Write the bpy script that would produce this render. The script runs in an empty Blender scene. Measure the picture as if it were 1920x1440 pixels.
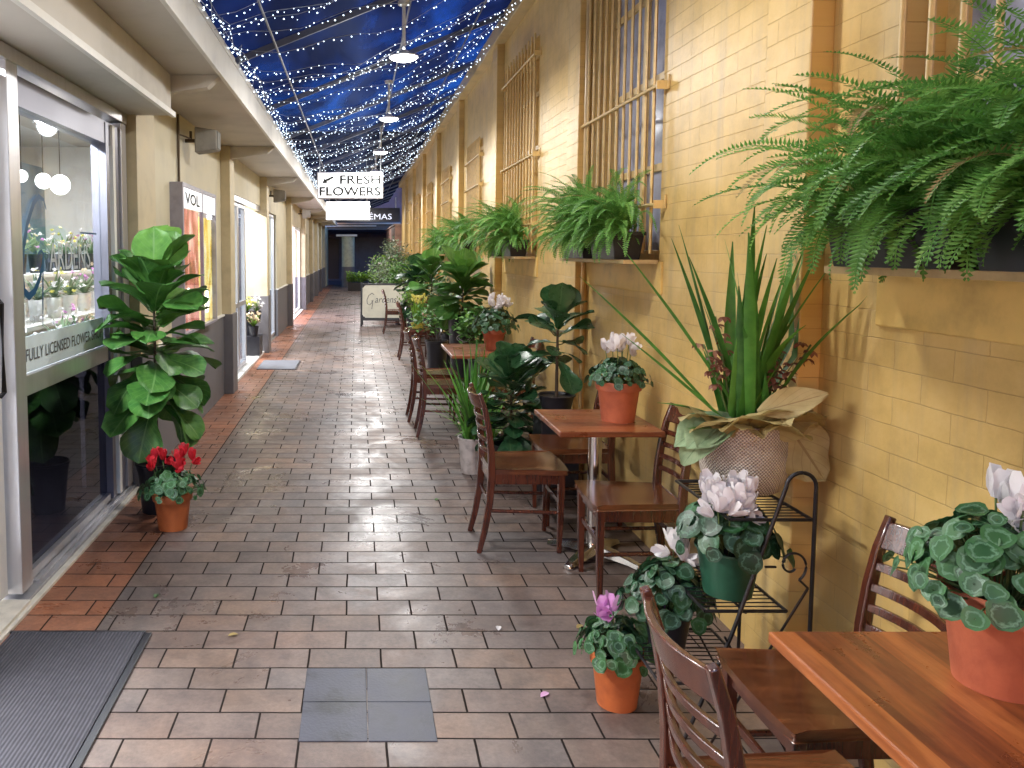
import bpy, math, random
from mathutils import Vector, Matrix
rnd = random.Random(11)
rad = math.radians
PI = math.pi
sc = bpy.context.scene
COL = sc.collection
UP = Vector((0, 0, 1))

# ------------------------------------------------------------------ materials
def newmat(name):
    m = bpy.data.materials.new(name); m.use_nodes = True
    nt = m.node_tree
    b = nt.nodes['Principled BSDF']
    return m, nt, b
def N(nt, t, **kw):
    n = nt.nodes.new(t)
    for k, v in kw.items():
        if k in n.inputs: n.inputs[k].default_value = v
        else: setattr(n, k, v)
    return n
def L(nt, a, b): nt.links.new(a, b)
def c4(c): return (c[0], c[1], c[2], 1)
def ramp(nt, fac, stops):
    r = nt.nodes.new('ShaderNodeValToRGB')
    el = r.color_ramp.elements
    while len(el) < len(stops): el.new(.5)
    for e, (p, c) in zip(el, stops): e.position = p; e.color = c4(c)
    L(nt, fac, r.inputs[0]); return r.outputs[0]
def coords(nt, scale=(1, 1, 1)):
    t = nt.nodes.new('ShaderNodeTexCoord'); mp = nt.nodes.new('ShaderNodeMapping')
    mp.inputs['Scale'].default_value = scale
    L(nt, t.outputs['Object'], mp.inputs[0]); return mp.outputs[0]
def bump(nt, b, h, strength=.3, dist=.01):
    bp = N(nt, 'ShaderNodeBump'); bp.inputs['Strength'].default_value = strength; bp.inputs['Distance'].default_value = dist
    L(nt, h, bp.inputs['Height']); L(nt, bp.outputs[0], b.inputs['Normal']); return bp
def mixc(nt, fac, a, b, mode='MIX'):
    m = nt.nodes.new('ShaderNodeMix'); m.data_type = 'RGBA'; m.blend_type = mode
    for s, v in ((0, fac), (6, a), (7, b)):
        if hasattr(v, 'is_linked'): L(nt, v, m.inputs[s])
        else: m.inputs[s].default_value = v if s == 0 else c4(v)
    return m.outputs[2]
def pbr(name, col, rough=.5, metal=0, var=.12, scale=8, bmp=.0, bscale=60, coat=0, dark=None, stretch=(1, 1, 1), rvar=.1):
    m, nt, b = newmat(name)
    co = coords(nt, stretch)
    n = N(nt, 'ShaderNodeTexNoise', Scale=scale, Detail=6, Roughness=.6); L(nt, co, n.inputs[0])
    d = dark if dark else tuple(x * (1 - 2.2 * var) for x in col)
    hi = tuple(min(1, x * (1 + var)) for x in col)
    L(nt, ramp(nt, n.outputs[0], [(.3, d), (.5, col), (.72, hi)]), b.inputs['Base Color'])
    mr = N(nt, 'ShaderNodeMapRange'); L(nt, n.outputs[0], mr.inputs[0]); mr.inputs[3].default_value = max(.02, rough - rvar); mr.inputs[4].default_value = min(1, rough + rvar)
    L(nt, mr.outputs[0], b.inputs['Roughness'])
    b.inputs['Metallic'].default_value = metal; b.inputs['Coat Weight'].default_value = coat; b.inputs['Coat Roughness'].default_value = .15
    if bmp:
        n2 = N(nt, 'ShaderNodeTexNoise', Scale=bscale, Detail=4); L(nt, co, n2.inputs[0]); bump(nt, b, n2.outputs[0], bmp, .004)
    return m
def emis(name, col, s, nolight=False):
    m, nt, b = newmat(name)
    b.inputs['Base Color'].default_value = c4(col); b.inputs['Emission Color'].default_value = c4(col); b.inputs['Emission Strength'].default_value = s
    if nolight: m.cycles.emission_sampling = 'NONE'
    return m
def wood(name, lo, mid, hi, axis=0, rough=.28, coat=.5, sc_=9):
    m, nt, b = newmat(name)
    s = [sc_ * 1.6] * 3; s[axis] = sc_ * .12
    co = coords(nt, tuple(s))
    n = N(nt, 'ShaderNodeTexNoise', Scale=1.6, Detail=8, Roughness=.65, Distortion=.4); L(nt, co, n.inputs[0])
    n3 = N(nt, 'ShaderNodeTexNoise', Scale=9, Detail=3); L(nt, co, n3.inputs[0])
    a = mixc(nt, .35, ramp(nt, n.outputs[0], [(.3, lo), (.5, mid), (.7, hi)]), ramp(nt, n3.outputs[0], [(.35, lo), (.65, hi)]))
    L(nt, a, b.inputs['Base Color']); b.inputs['Roughness'].default_value = rough
    b.inputs['Coat Weight'].default_value = coat; b.inputs['Coat Roughness'].default_value = .12
    bump(nt, b, n3.outputs[0], .08, .002)
    return m
def planks(name, lo, mid, hi, pw=.07):
    # table top of joined staves: colour changes from stave to stave
    m, nt, b = newmat(name)
    t = nt.nodes.new('ShaderNodeTexCoord'); sep = nt.nodes.new('ShaderNodeSeparateXYZ'); L(nt, t.outputs['Object'], sep.inputs[0])
    fl = N(nt, 'ShaderNodeMath', operation='SNAP'); L(nt, sep.outputs[1], fl.inputs[0]); fl.inputs[1].default_value = pw
    wn = nt.nodes.new('ShaderNodeTexWhiteNoise'); wn.noise_dimensions = '1D'; L(nt, fl.outputs[0], wn.inputs['W'])
    co = coords(nt, (1.3, 16, 16))
    n = N(nt, 'ShaderNodeTexNoise', Scale=1.7, Detail=8, Roughness=.62, Distortion=.5); L(nt, co, n.inputs[0])
    ad = N(nt, 'ShaderNodeMath', operation='ADD'); L(nt, n.outputs[0], ad.inputs[0])
    ml = N(nt, 'ShaderNodeMath', operation='MULTIPLY_ADD'); L(nt, wn.outputs[0], ml.inputs[0]); ml.inputs[1].default_value = .34; ml.inputs[2].default_value = -.17
    L(nt, ml.outputs[0], ad.inputs[1])
    L(nt, ramp(nt, ad.outputs[0], [(.25, lo), (.5, mid), (.75, hi)]), b.inputs['Base Color'])
    sc1 = N(nt, 'ShaderNodeTexNoise', Scale=5, Detail=7, Roughness=.7); L(nt, t.outputs['Object'], sc1.inputs[0])
    mr = nt.nodes.new('ShaderNodeMapRange'); L(nt, sc1.outputs[0], mr.inputs[0]); mr.inputs[1].default_value = .35; mr.inputs[2].default_value = .65; mr.inputs[3].default_value = .22; mr.inputs[4].default_value = .5
    L(nt, mr.outputs[0], b.inputs['Roughness']); b.inputs['Coat Weight'].default_value = .3; b.inputs['Coat Roughness'].default_value = .2
    # fine glue lines between the staves
    ms = N(nt, 'ShaderNodeMath', operation='PINGPONG'); L(nt, sep.outputs[1], ms.inputs[0]); ms.inputs[1].default_value = pw / 2
    bump(nt, b, n.outputs[0], .12, .002)
    return m
def leafmat(name, dark, mid, light, rough=.4, veins=None, ring=None, trans=.25, lat=9, edge=None):
    m, nt, b = newmat(name)
    at = nt.nodes.new('ShaderNodeAttribute'); at.attribute_name = 'rv'
    base = ramp(nt, at.outputs['Fac'], [(0, dark), (.55, mid), (1, light)])
    tc = nt.nodes.new('ShaderNodeTexCoord'); sep = nt.nodes.new('ShaderNodeSeparateXYZ'); L(nt, tc.outputs['UV'], sep.inputs[0])
    nz = N(nt, 'ShaderNodeTexNoise', Scale=22, Detail=4); L(nt, tc.outputs['Object'], nz.inputs[0])
    base = mixc(nt, .35, base, ramp(nt, nz.outputs[0], [(.3, dark), (.7, light)]))
    def M(op, a, bb=None, cc=None):
        n = nt.nodes.new('ShaderNodeMath'); n.operation = op
        for i, v in enumerate((a, bb, cc)):
            if v is None: continue
            if hasattr(v, 'is_linked'): L(nt, v, n.inputs[i])
            else: n.inputs[i].default_value = v
        return n.outputs[0]
    au = M('ABSOLUTE', M('SUBTRACT', sep.outputs[0], .5))
    if veins:
        mid_ = M('LESS_THAN', au, .022)
        latv = M('LESS_THAN', M('FRACT', M('SUBTRACT', M('MULTIPLY', sep.outputs[1], lat), M('MULTIPLY', au, 5.5))), .10)
        f = M('MAXIMUM', mid_, M('MULTIPLY', latv, .45))
        base = mixc(nt, M('MULTIPLY', f, .75), base, veins)
        bump(nt, b, M('MULTIPLY', f, -1), .35, .004)
    if ring:
        nr = N(nt, 'ShaderNodeTexNoise', Scale=95, Detail=3); L(nt, tc.outputs['Object'], nr.inputs[0])
        dv = M('SUBTRACT', sep.outputs[1], .5)
        r = M('SQRT', M('ADD', M('MULTIPLY', au, au), M('MULTIPLY', dv, dv)))
        r = M('ADD', r, M('MULTIPLY', M('SUBTRACT', nr.outputs[0], .5), .42))
        w = M('SUBTRACT', 1, M('MULTIPLY', M('ABSOLUTE', M('SUBTRACT', r, .32)), 13))
        w = M('MAXIMUM', w, 0)
        base = mixc(nt, M('MULTIPLY', w, .55), base, ring)
        if edge: base = mixc(nt, M('MULTIPLY', M('GREATER_THAN', r, .41), .6), base, edge)
    L(nt, base, b.inputs['Base Color']); rr = nt.nodes.new('ShaderNodeMapRange'); L(nt, nz.outputs[0], rr.inputs[0]); rr.inputs[3].default_value = max(.1, rough - .12); rr.inputs[4].default_value = min(1, rough + .22); L(nt, rr.outputs[0], b.inputs['Roughness'])
    tr = nt.nodes.new('ShaderNodeBsdfTranslucent'); L(nt, base, tr.inputs[0])
    mx = nt.nodes.new('ShaderNodeMixShader'); mx.inputs[0].default_value = trans
    out = nt.nodes['Material Output']
    L(nt, b.outputs[0], mx.inputs[1]); L(nt, tr.outputs[0], mx.inputs[2]); L(nt, mx.outputs[0], out.inputs[0])
    return m
def glassmat(name, tint=(.75, .82, .85), refl=.5):
    m, nt, b = newmat(name)
    nt.nodes.remove(b)
    tr = nt.nodes.new('ShaderNodeBsdfTransparent'); tr.inputs[0].default_value = c4(tint)
    gl = nt.nodes.new('ShaderNodeBsdfGlossy'); gl.inputs['Roughness'].default_value = .02; gl.inputs[0].default_value = (.9, .93, 1, 1)
    fr = nt.nodes.new('ShaderNodeLayerWeight'); fr.inputs['Blend'].default_value = .5
    pw = nt.nodes.new('ShaderNodeMath'); pw.operation = 'POWER'; L(nt, fr.outputs['Facing'], pw.inputs[0]); pw.inputs[1].default_value = 4
    ad = nt.nodes.new('ShaderNodeMath'); ad.operation = 'MULTIPLY_ADD'; L(nt, pw.outputs[0], ad.inputs[0]); ad.inputs[1].default_value = .42; ad.inputs[2].default_value = refl
    mx = nt.nodes.new('ShaderNodeMixShader'); L(nt, ad.outputs[0], mx.inputs[0]); L(nt, tr.outputs[0], mx.inputs[1]); L(nt, gl.outputs[0], mx.inputs[2])
    L(nt, mx.outputs[0], nt.nodes['Material Output'].inputs[0]); return m

def brickwall(name, base, lo, hi):
    m, nt, b = newmat(name)
    t = nt.nodes.new('ShaderNodeTexCoord'); s = nt.nodes.new('ShaderNodeSeparateXYZ'); cb = nt.nodes.new('ShaderNodeCombineXYZ')
    L(nt, t.outputs['Object'], s.inputs[0]); L(nt, s.outputs[1], cb.inputs[0]); L(nt, s.outputs[2], cb.inputs[1])
    nw = N(nt, 'ShaderNodeTexNoise', Scale=7, Detail=3); L(nt, cb.outputs[0], nw.inputs[0])
    wob = nt.nodes.new('ShaderNodeVectorMath'); wob.operation = 'MULTIPLY_ADD'; L(nt, nw.outputs[1], wob.inputs[0]); wob.inputs[1].default_value = (.008, .008, 0); L(nt, cb.outputs[0], wob.inputs[2])
    br = N(nt, 'ShaderNodeTexBrick', Scale=1); L(nt, wob.outputs[0], br.inputs[0])
    br.inputs['Brick Width'].default_value = .24; br.inputs['Row Height'].default_value = .0865; br.inputs['Mortar Size'].default_value = .0022; br.inputs['Mortar Smooth'].default_value = .8
    br.inputs['Color1'].default_value = (1, 1, 1, 1); br.inputs['Color2'].default_value = (.955, .95, .945, 1); br.inputs['Mortar'].default_value = (.80, .77, .72, 1)
    n = N(nt, 'ShaderNodeTexNoise', Scale=1.6, Detail=9, Roughness=.68); L(nt, cb.outputs[0], n.inputs[0])
    n2 = N(nt, 'ShaderNodeTexNoise', Scale=38, Detail=6, Roughness=.7); L(nt, cb.outputs[0], n2.inputs[0])
    # streaky grime running down the paint
    mp = nt.nodes.new('ShaderNodeMapping'); mp.inputs['Scale'].default_value = (7, .55, 1); L(nt, cb.outputs[0], mp.inputs[0])
    n3 = N(nt, 'ShaderNodeTexNoise', Scale=1.4, Detail=6, Roughness=.6); L(nt, mp.outputs[0], n3.inputs[0])
    col = ramp(nt, n.outputs[0], [(.32, lo), (.5, base), (.7, hi)])
    col = mixc(nt, 1, col, br.outputs[0], 'MULTIPLY')
    gr = nt.nodes.new('ShaderNodeMapRange'); L(nt, n3.outputs[0], gr.inputs[0]); gr.inputs[1].default_value = .50; gr.inputs[2].default_value = .72; gr.inputs[4].default_value = .55
    col = mixc(nt, gr.outputs[0], col, (.36, .27, .15))
    # splash-back dirt on the lowest courses and mildewed blotches
    mz = nt.nodes.new('ShaderNodeMapRange'); L(nt, s.outputs[2], mz.inputs[0]); mz.inputs[1].default_value = .75; mz.inputs[2].default_value = 0; mz.inputs[3].default_value = 0; mz.inputs[4].default_value = .55
    n5 = N(nt, 'ShaderNodeTexNoise', Scale=3.2, Detail=8, Roughness=.7); L(nt, cb.outputs[0], n5.inputs[0])
    r5 = ramp(nt, n5.outputs[0], [(.42, (0, 0, 0)), (.62, (1, 1, 1))])
    mm_ = nt.nodes.new('ShaderNodeMath'); mm_.operation = 'MULTIPLY'; L(nt, mz.outputs[0], mm_.inputs[0]); L(nt, r5, mm_.inputs[1])
    col = mixc(nt, mm_.outputs[0], col, (.20, .17, .12))
    col = mixc(nt, 1, col, ramp(nt, n5.outputs[0], [(.25, (.86, .86, .84)), (.5, (1, 1, 1)), (.75, (1.06, 1.05, 1.03))]), 'MULTIPLY')
    L(nt, col, b.inputs['Base Color']); b.inputs['Roughness'].default_value = .42
    # the brick pattern fades in and out under thick paint
    k = nt.nodes.new('ShaderNodeMath'); k.operation = 'MULTIPLY_ADD'; L(nt, br.outputs[1], k.inputs[0]); k.inputs[1].default_value = -1.0
    k2 = nt.nodes.new('ShaderNodeMath'); k2.operation = 'MULTIPLY'; L(nt, n2.outputs[0], k2.inputs[0]); k2.inputs[1].default_value = .35; L(nt, k2.outputs[0], k.inputs[2])
    bump(nt, b, k.outputs[0], .5, .006)
    return m
def pavers(name):
    m, nt, b = newmat(name)
    t = nt.nodes.new('ShaderNodeTexCoord')
    mp = nt.nodes.new('ShaderNodeMapping'); mp.inputs['Location'].default_value = (.04, .02, 0); L(nt, t.outputs['Object'], mp.inputs[0])
    nw = N(nt, 'ShaderNodeTexNoise', Scale=2.5, Detail=2); L(nt, t.outputs['Object'], nw.inputs[0])
    wob = nt.nodes.new('ShaderNodeVectorMath'); wob.operation = 'MULTIPLY_ADD'; L(nt, nw.outputs[1], wob.inputs[0]); wob.inputs[1].default_value = (.012, .012, 0); L(nt, mp.outputs[0], wob.inputs[2])
    br = N(nt, 'ShaderNodeTexBrick', Scale=1); L(nt, wob.outputs[0], br.inputs[0])
    br.inputs['Brick Width'].default_value = .297; br.inputs['Row Height'].default_value = .1535; br.inputs['Mortar Size'].default_value = .0046; br.inputs['Mortar Smooth'].default_value = .3
    br.inputs['Color1'].default_value = (0, 0, 0, 1); br.inputs['Color2'].default_value = (1, 1, 1, 1); br.inputs['Mortar'].default_value = (.5, .5, .5, 1); br.inputs['Bias'].default_value = 0
    n = N(nt, 'ShaderNodeTexNoise', Scale=1.1, Detail=5, Roughness=.6); L(nt, t.outputs['Object'], n.inputs[0])
    n2 = N(nt, 'ShaderNodeTexNoise', Scale=55, Detail=8, Roughness=.75); L(nt, t.outputs['Object'], n2.inputs[0])
    n4 = N(nt, 'ShaderNodeTexNoise', Scale=9, Detail=6, Roughness=.6); L(nt, t.outputs['Object'], n4.inputs[0])
    bc = ramp(nt, br.outputs[0], [(0, (.122, .097, .090)), (.35, (.165, .120, .104)), (.65, (.148, .126, .122)), (1, (.190, .136, .110))])
    bl = ramp(nt, n.outputs[0], [(.35, (.74, .75, .78)), (.5, (.95, .95, .96)), (.68, (1.18, 1.06, .96))])
    c = mixc(nt, 1, bc, bl, 'MULTIPLY')
    c = mixc(nt, 1, c, ramp(nt, n2.outputs[0], [(.3, (.72, .72, .74)), (.7, (1.2, 1.18, 1.15))]), 'MULTIPLY')
    c = mixc(nt, 1, c, ramp(nt, n4.outputs[0], [(.35, (.78, .78, .8)), (.6, (1.08, 1.06, 1.04))]), 'MULTIPLY')
    # reddish run of pavers along the shopfronts
    sp = nt.nodes.new('ShaderNodeSeparateXYZ'); L(nt, t.outputs['Object'], sp.inputs[0])
    lt = nt.nodes.new('ShaderNodeMath'); lt.operation = 'LESS_THAN'; L(nt, sp.outputs[0], lt.inputs[0]); lt.inputs[1].default_value = -1.14
    c = mixc(nt, lt.outputs[0], c, mixc(nt, 1, c, (1.75, 1.0, .66), 'MULTIPLY'))
    # joint line between the border course and the field
    dj = nt.nodes.new('ShaderNodeMath'); dj.operation = 'ADD'; L(nt, sp.outputs[0], dj.inputs[0]); dj.inputs[1].default_value = 1.14
    da = nt.nodes.new('ShaderNodeMath'); da.operation = 'ABSOLUTE'; L(nt, dj.outputs[0], da.inputs[0])
    dl = nt.nodes.new('ShaderNodeMath'); dl.operation = 'LESS_THAN'; L(nt, da.outputs[0], dl.inputs[0]); dl.inputs[1].default_value = .004
    mm = nt.nodes.new('ShaderNodeMath'); mm.operation = 'MAXIMUM'; L(nt, dl.outputs[0], mm.inputs[0]); L(nt, br.outputs[1], mm.inputs[1])
    c = mixc(nt, mm.outputs[0], c, (.022, .018, .017))
    L(nt, c, b.inputs['Base Color'])
    wet = N(nt, 'ShaderNodeTexNoise', Scale=1.7, Detail=7, Roughness=.72, Distortion=.6); L(nt, t.outputs['Object'], wet.inputs[0])
    mr = nt.nodes.new('ShaderNodeMapRange'); L(nt, wet.outputs[0], mr.inputs[0]); mr.inputs[1].default_value = .44; mr.inputs[2].default_value = .70; mr.inputs[3].default_value = .52; mr.inputs[4].default_value = .10
    mxr = nt.nodes.new('ShaderNodeMath'); mxr.operation = 'MAXIMUM'; L(nt, mr.outputs[0], mxr.inputs[0]); L(nt, mm.outputs[0], mxr.inputs[1])
    L(nt, mxr.outputs[0], b.inputs['Roughness'])
    spm = nt.nodes.new('ShaderNodeMapRange'); L(nt, mm.outputs[0], spm.inputs[0]); spm.inputs[3].default_value = .5; spm.inputs[4].default_value = .02; L(nt, spm.outputs[0], b.inputs['Specular IOR Level'])
    h = nt.nodes.new('ShaderNodeMath'); h.operation = 'MULTIPLY_ADD'; L(nt, mm.outputs[0], h.inputs[0]); h.inputs[1].default_value = -1
    h2 = nt.nodes.new('ShaderNodeMath'); h2.operation = 'MULTIPLY'; L(nt, n2.outputs[0], h2.inputs[0]); h2.inputs[1].default_value = .22
    h3 = nt.nodes.new('ShaderNodeMath'); h3.operation = 'MULTIPLY_ADD'; L(nt, br.outputs[0], h3.inputs[0]); h3.inputs[1].default_value = .45; L(nt, h2.outputs[0], h3.inputs[2])
    L(nt, h3.outputs[0], h.inputs[2])
    bump(nt, b, h.outputs[0], .55, .006)
    return m
def checkweave(name, a, bcol, s=62):
    m, nt, b = newmat(name)
    t = nt.nodes.new('ShaderNodeTexCoord'); w = []
    for ax in (0, 1):
        sp = nt.nodes.new('ShaderNodeSeparateXYZ'); L(nt, t.outputs['UV'], sp.inputs[0])
        k = nt.nodes.new('ShaderNodeMath'); k.operation = 'MULTIPLY'; L(nt, sp.outputs[ax], k.inputs[0]); k.inputs[1].default_value = 2 * PI * (76 if ax == 0 else 80)
        sn = nt.nodes.new('ShaderNodeMath'); sn.operation = 'SINE'; L(nt, k.outputs[0], sn.inputs[0]); w.append(sn.outputs[0])
    p = nt.nodes.new('ShaderNodeMath'); p.operation = 'MULTIPLY_ADD'; L(nt, w[0], p.inputs[0]); L(nt, w[1], p.inputs[1]); p.inputs[2].default_value = .5
    n = N(nt, 'ShaderNodeTexNoise', Scale=9, Detail=4); L(nt, t.outputs['Object'], n.inputs[0])
    c = mixc(nt, p.outputs[0], a, bcol); c = mixc(nt, 1, c, ramp(nt, n.outputs[0], [(.3, (.75, .72, .72)), (.7, (1.15, 1.12, 1.1))]), 'MULTIPLY')
    L(nt, c, b.inputs['Base Color']); b.inputs['Roughness'].default_value = .75
    bump(nt, b, p.outputs[0], .8, .004); return m
def ribbed(name, col, hi, ang=0, s=420):
    m, nt, b = newmat(name)
    t = nt.nodes.new('ShaderNodeTexCoord'); sp = nt.nodes.new('ShaderNodeSeparateXYZ'); L(nt, t.outputs['Object'], sp.inputs[0])
    k = nt.nodes.new('ShaderNodeMath'); k.operation = 'MULTIPLY'; L(nt, sp.outputs[0], k.inputs[0]); k.inputs[1].default_value = s
    sn = nt.nodes.new('ShaderNodeMath'); sn.operation = 'SINE'; L(nt, k.outputs[0], sn.inputs[0])
    n = N(nt, 'ShaderNodeTexNoise', Scale=30, Detail=6); L(nt, t.outputs['Object'], n.inputs[0])
    mr = nt.nodes.new('ShaderNodeMapRange'); L(nt, sn.outputs[0], mr.inputs[0]); mr.inputs[1].default_value = -1
    L(nt, mixc(nt, mr.outputs[0], col, mixc(nt, n.outputs[0], col, hi)), b.inputs['Base Color']); b.inputs['Roughness'].default_value = .75
    bump(nt, b, sn.outputs[0], .6, .003); return m

WALLC = brickwall('painted_brick_yellow', (.60, .408, .142), (.49, .325, .108), (.655, .48, .21))
TRIM = pbr('painted_trim_yellow', (.56, .42, .22), .45, var=.12, scale=3, bmp=.15)
SILL = pbr('sill_paint', (.62, .42, .13), .5, var=.14, scale=5, bmp=.2)
BARM = pbr('bar_paint', (.62, .44, .18), .4, var=.1, scale=20)
OCHRE = pbr('ochre_board', (.58, .35, .09), .5, var=.12, scale=4, stretch=(1, 8, .5))
PAVE = pavers('brick_pavers')
SLAB = pbr('blue_grey_slab', (.045, .048, .068), .45, var=.33, scale=7, bmp=.25, bscale=90, rvar=.2)
GROUND = pbr('asphalt', (.05, .05, .055), .8, var=.2, bmp=.3)
CREAM = pbr('cream_render', (.60, .55, .41), .6, var=.07, scale=2.5, bmp=.12, bscale=40)
CREAMC = pbr('cream_column', (.56, .48, .32), .55, var=.09, scale=4, bmp=.12)
DADO = pbr('grey_dado', (.145, .14, .155), .5, var=.12, scale=3, bmp=.1)
SOFFIT = pbr('soffit_paint', (.60, .57, .53), .6, var=.08, scale=1.8, bmp=.06)
FASCIA = pbr('fascia_white', (.78, .77, .74), .4, var=.05, scale=5)
ALU = pbr('aluminium', (.62, .62, .66), .35, metal=.75, var=.05, scale=3, stretch=(8, 8, .4))
ALUD = pbr('dark_aluminium', (.20, .20, .25), .35, metal=.6, var=.08, scale=3)
WHITEP = pbr('white_paint', (.78, .78, .78), .45, var=.04, scale=6)
STEP = pbr('pale_threshold', (.66, .62, .55), .5, var=.12, scale=9, bmp=.15)
GLASS = glassmat('shop_glass', (.93, .97, 1), .02)
GLASSD = glassmat('dark_glass', (.12, .12, .15), .02)
PANE = pbr('frosted_pane', (.36, .38, .50), .22, var=.25, scale=5)
BLACKP = pbr('black_plastic', (.012, .012, .018), .38, var=.15, scale=20)
BLACKM = pbr('black_metal', (.012, .011, .014), .4, metal=.3, var=.1, scale=30)
GREENP = pbr('green_pot_plastic', (.02, .085, .05), .35, var=.12, scale=12)
TERRA = pbr('terracotta', (.42, .115, .055), .62, var=.16, scale=7, bmp=.25, bscale=90, dark=(.30, .075, .04))
TERRAO = pbr('orange_terracotta', (.50, .135, .04), .55, var=.16, scale=8, bmp=.2, bscale=100, dark=(.36, .09, .03))
SOIL = pbr('soil', (.035, .024, .016), .9, var=.3, scale=40, bmp=.8)
CHROME = pbr('brushed_chrome', (.72, .70, .68), .16, metal=1, var=.05, scale=6)
CHAIRW = wood('chair_wood', (.022, .006, .004), (.058, .014, .008), (.115, .030, .014), 2, .24, .7)
SEATW = wood('seat_wood', (.036, .010, .005), (.085, .024, .009), (.16, .052, .018), 0, .24, .7)
TABLEW = planks('table_wood', (.075, .018, .008), (.17, .045, .016), (.29, .09, .032))
TABLEO = planks('orange_table_wood', (.10, .026, .009), (.24, .066, .018), (.40, .13, .036), .08)
PAPER = pbr('white_paper_wrap', (.52, .50, .50), .7, var=.2, scale=14, bmp=.4, bscale=30)
WEAVE = checkweave('wicker_weave', (.30, .24, .19), (.74, .67, .58))
DRYLEAF = leafmat('dry_tan_leaf', (.30, .22, .08), (.44, .34, .13), (.58, .48, .24), .6, veins=(.28, .18, .07), trans=.3, lat=5)
PALELEAF = leafmat('pale_fan_leaf', (.16, .26, .13), (.26, .36, .20), (.38, .46, .28), .6, veins=(.12, .2, .09), trans=.3, lat=12)
FERN = leafmat('fern_green', (.05, .19, .035), (.14, .38, .07), (.32, .60, .15), .45, trans=.40)
FIG = leafmat('fig_leaf', (.018, .085, .018), (.05, .185, .035), (.17, .36, .06), .38, veins=(.16, .30, .10), trans=.15)
FIGD = leafmat('dark_fig_leaf', (.008, .035, .018), (.018, .075, .03), (.05, .14, .04), .25, veins=(.07, .15, .06), trans=.12)
CYC = leafmat('cyclamen_leaf', (.003, .020, .009), (.007, .040, .016), (.025, .10, .028), .38, ring=(.12, .24, .17), trans=.12)
CYCP = leafmat('cyclamen_leaf_pale', (.005, .030, .012), (.012, .060, .022), (.045, .15, .04), .4, ring=(.18, .34, .22), trans=.15, edge=(.05, .15, .05))
STRAP = leafmat('strap_leaf', (.02, .10, .014), (.05, .20, .025), (.13, .34, .05), .38, trans=.2)
GREYG = leafmat('grey_green_leaf', (.06, .10, .06), (.13, .19, .11), (.26, .33, .20), .5, trans=.2)
LIME = leafmat('lime_leaf', (.07, .16, .02), (.15, .31, .03), (.26, .45, .06), .45, trans=.3)
STEM = pbr('woody_stem', (.06, .04, .025), .7, var=.2, scale=20)
GSTEM = pbr('green_stem', (.10, .16, .05), .6, var=.15, scale=20)
PETW = leafmat('white_petal', (.70, .66, .70), (.82, .80, .82), (.88, .87, .88), .5, trans=.3)
PETR = leafmat('red_petal', (.42, .012, .025), (.62, .02, .04), (.78, .05, .07), .45, trans=.25)
PETP = leafmat('pink_petal', (.52, .20, .50), (.66, .32, .62), (.78, .50, .74), .5, trans=.3)
PETY = leafmat('yellow_petal', (.55, .50, .08), (.70, .66, .18), (.82, .78, .36), .5, trans=.3)
PETC = leafmat('cream_petal', (.48, .36, .24), (.62, .52, .36), (.74, .66, .52), .5, trans=.3)
BROWNF = leafmat('brown_flower', (.10, .025, .015), (.20, .06, .035), (.42, .22, .14), .55, trans=.2)
LAMPON = emis('lamp_diffuser', (1, .98, .95), 20)
BULB = emis('fairy_bulb', (.74, .87, 1), 4.5, True)
LBOX = emis('lightbox_face', (.85, .86, .88), .8)
INKB = pbr('black_lettering', (.02, .02, .02), .5)
for m_ in (INKB,): m_.node_tree.nodes['Principled BSDF'].inputs['Specular IOR Level'].default_value = .05
INKG = pbr('grey_lettering', (.10, .10, .11), .5)
BLUEV = pbr('blue_vinyl', (.008, .075, .19), .4, var=.05)
WHITEV = pbr('white_vinyl', (.55, .58, .62), .5, var=.2, scale=30)
BANDV = pbr('frosted_band', (.70, .83, .90), .5, var=.05)
ENAMEL = pbr('white_enamel', (.80, .80, .80), .3, var=.03)
STEEL = pbr('galvanised_steel', (.42, .45, .50), .4, metal=.5, var=.1)
BRASS = pbr('bronze_fitting', (.10, .07, .04), .45, metal=.4)

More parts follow.
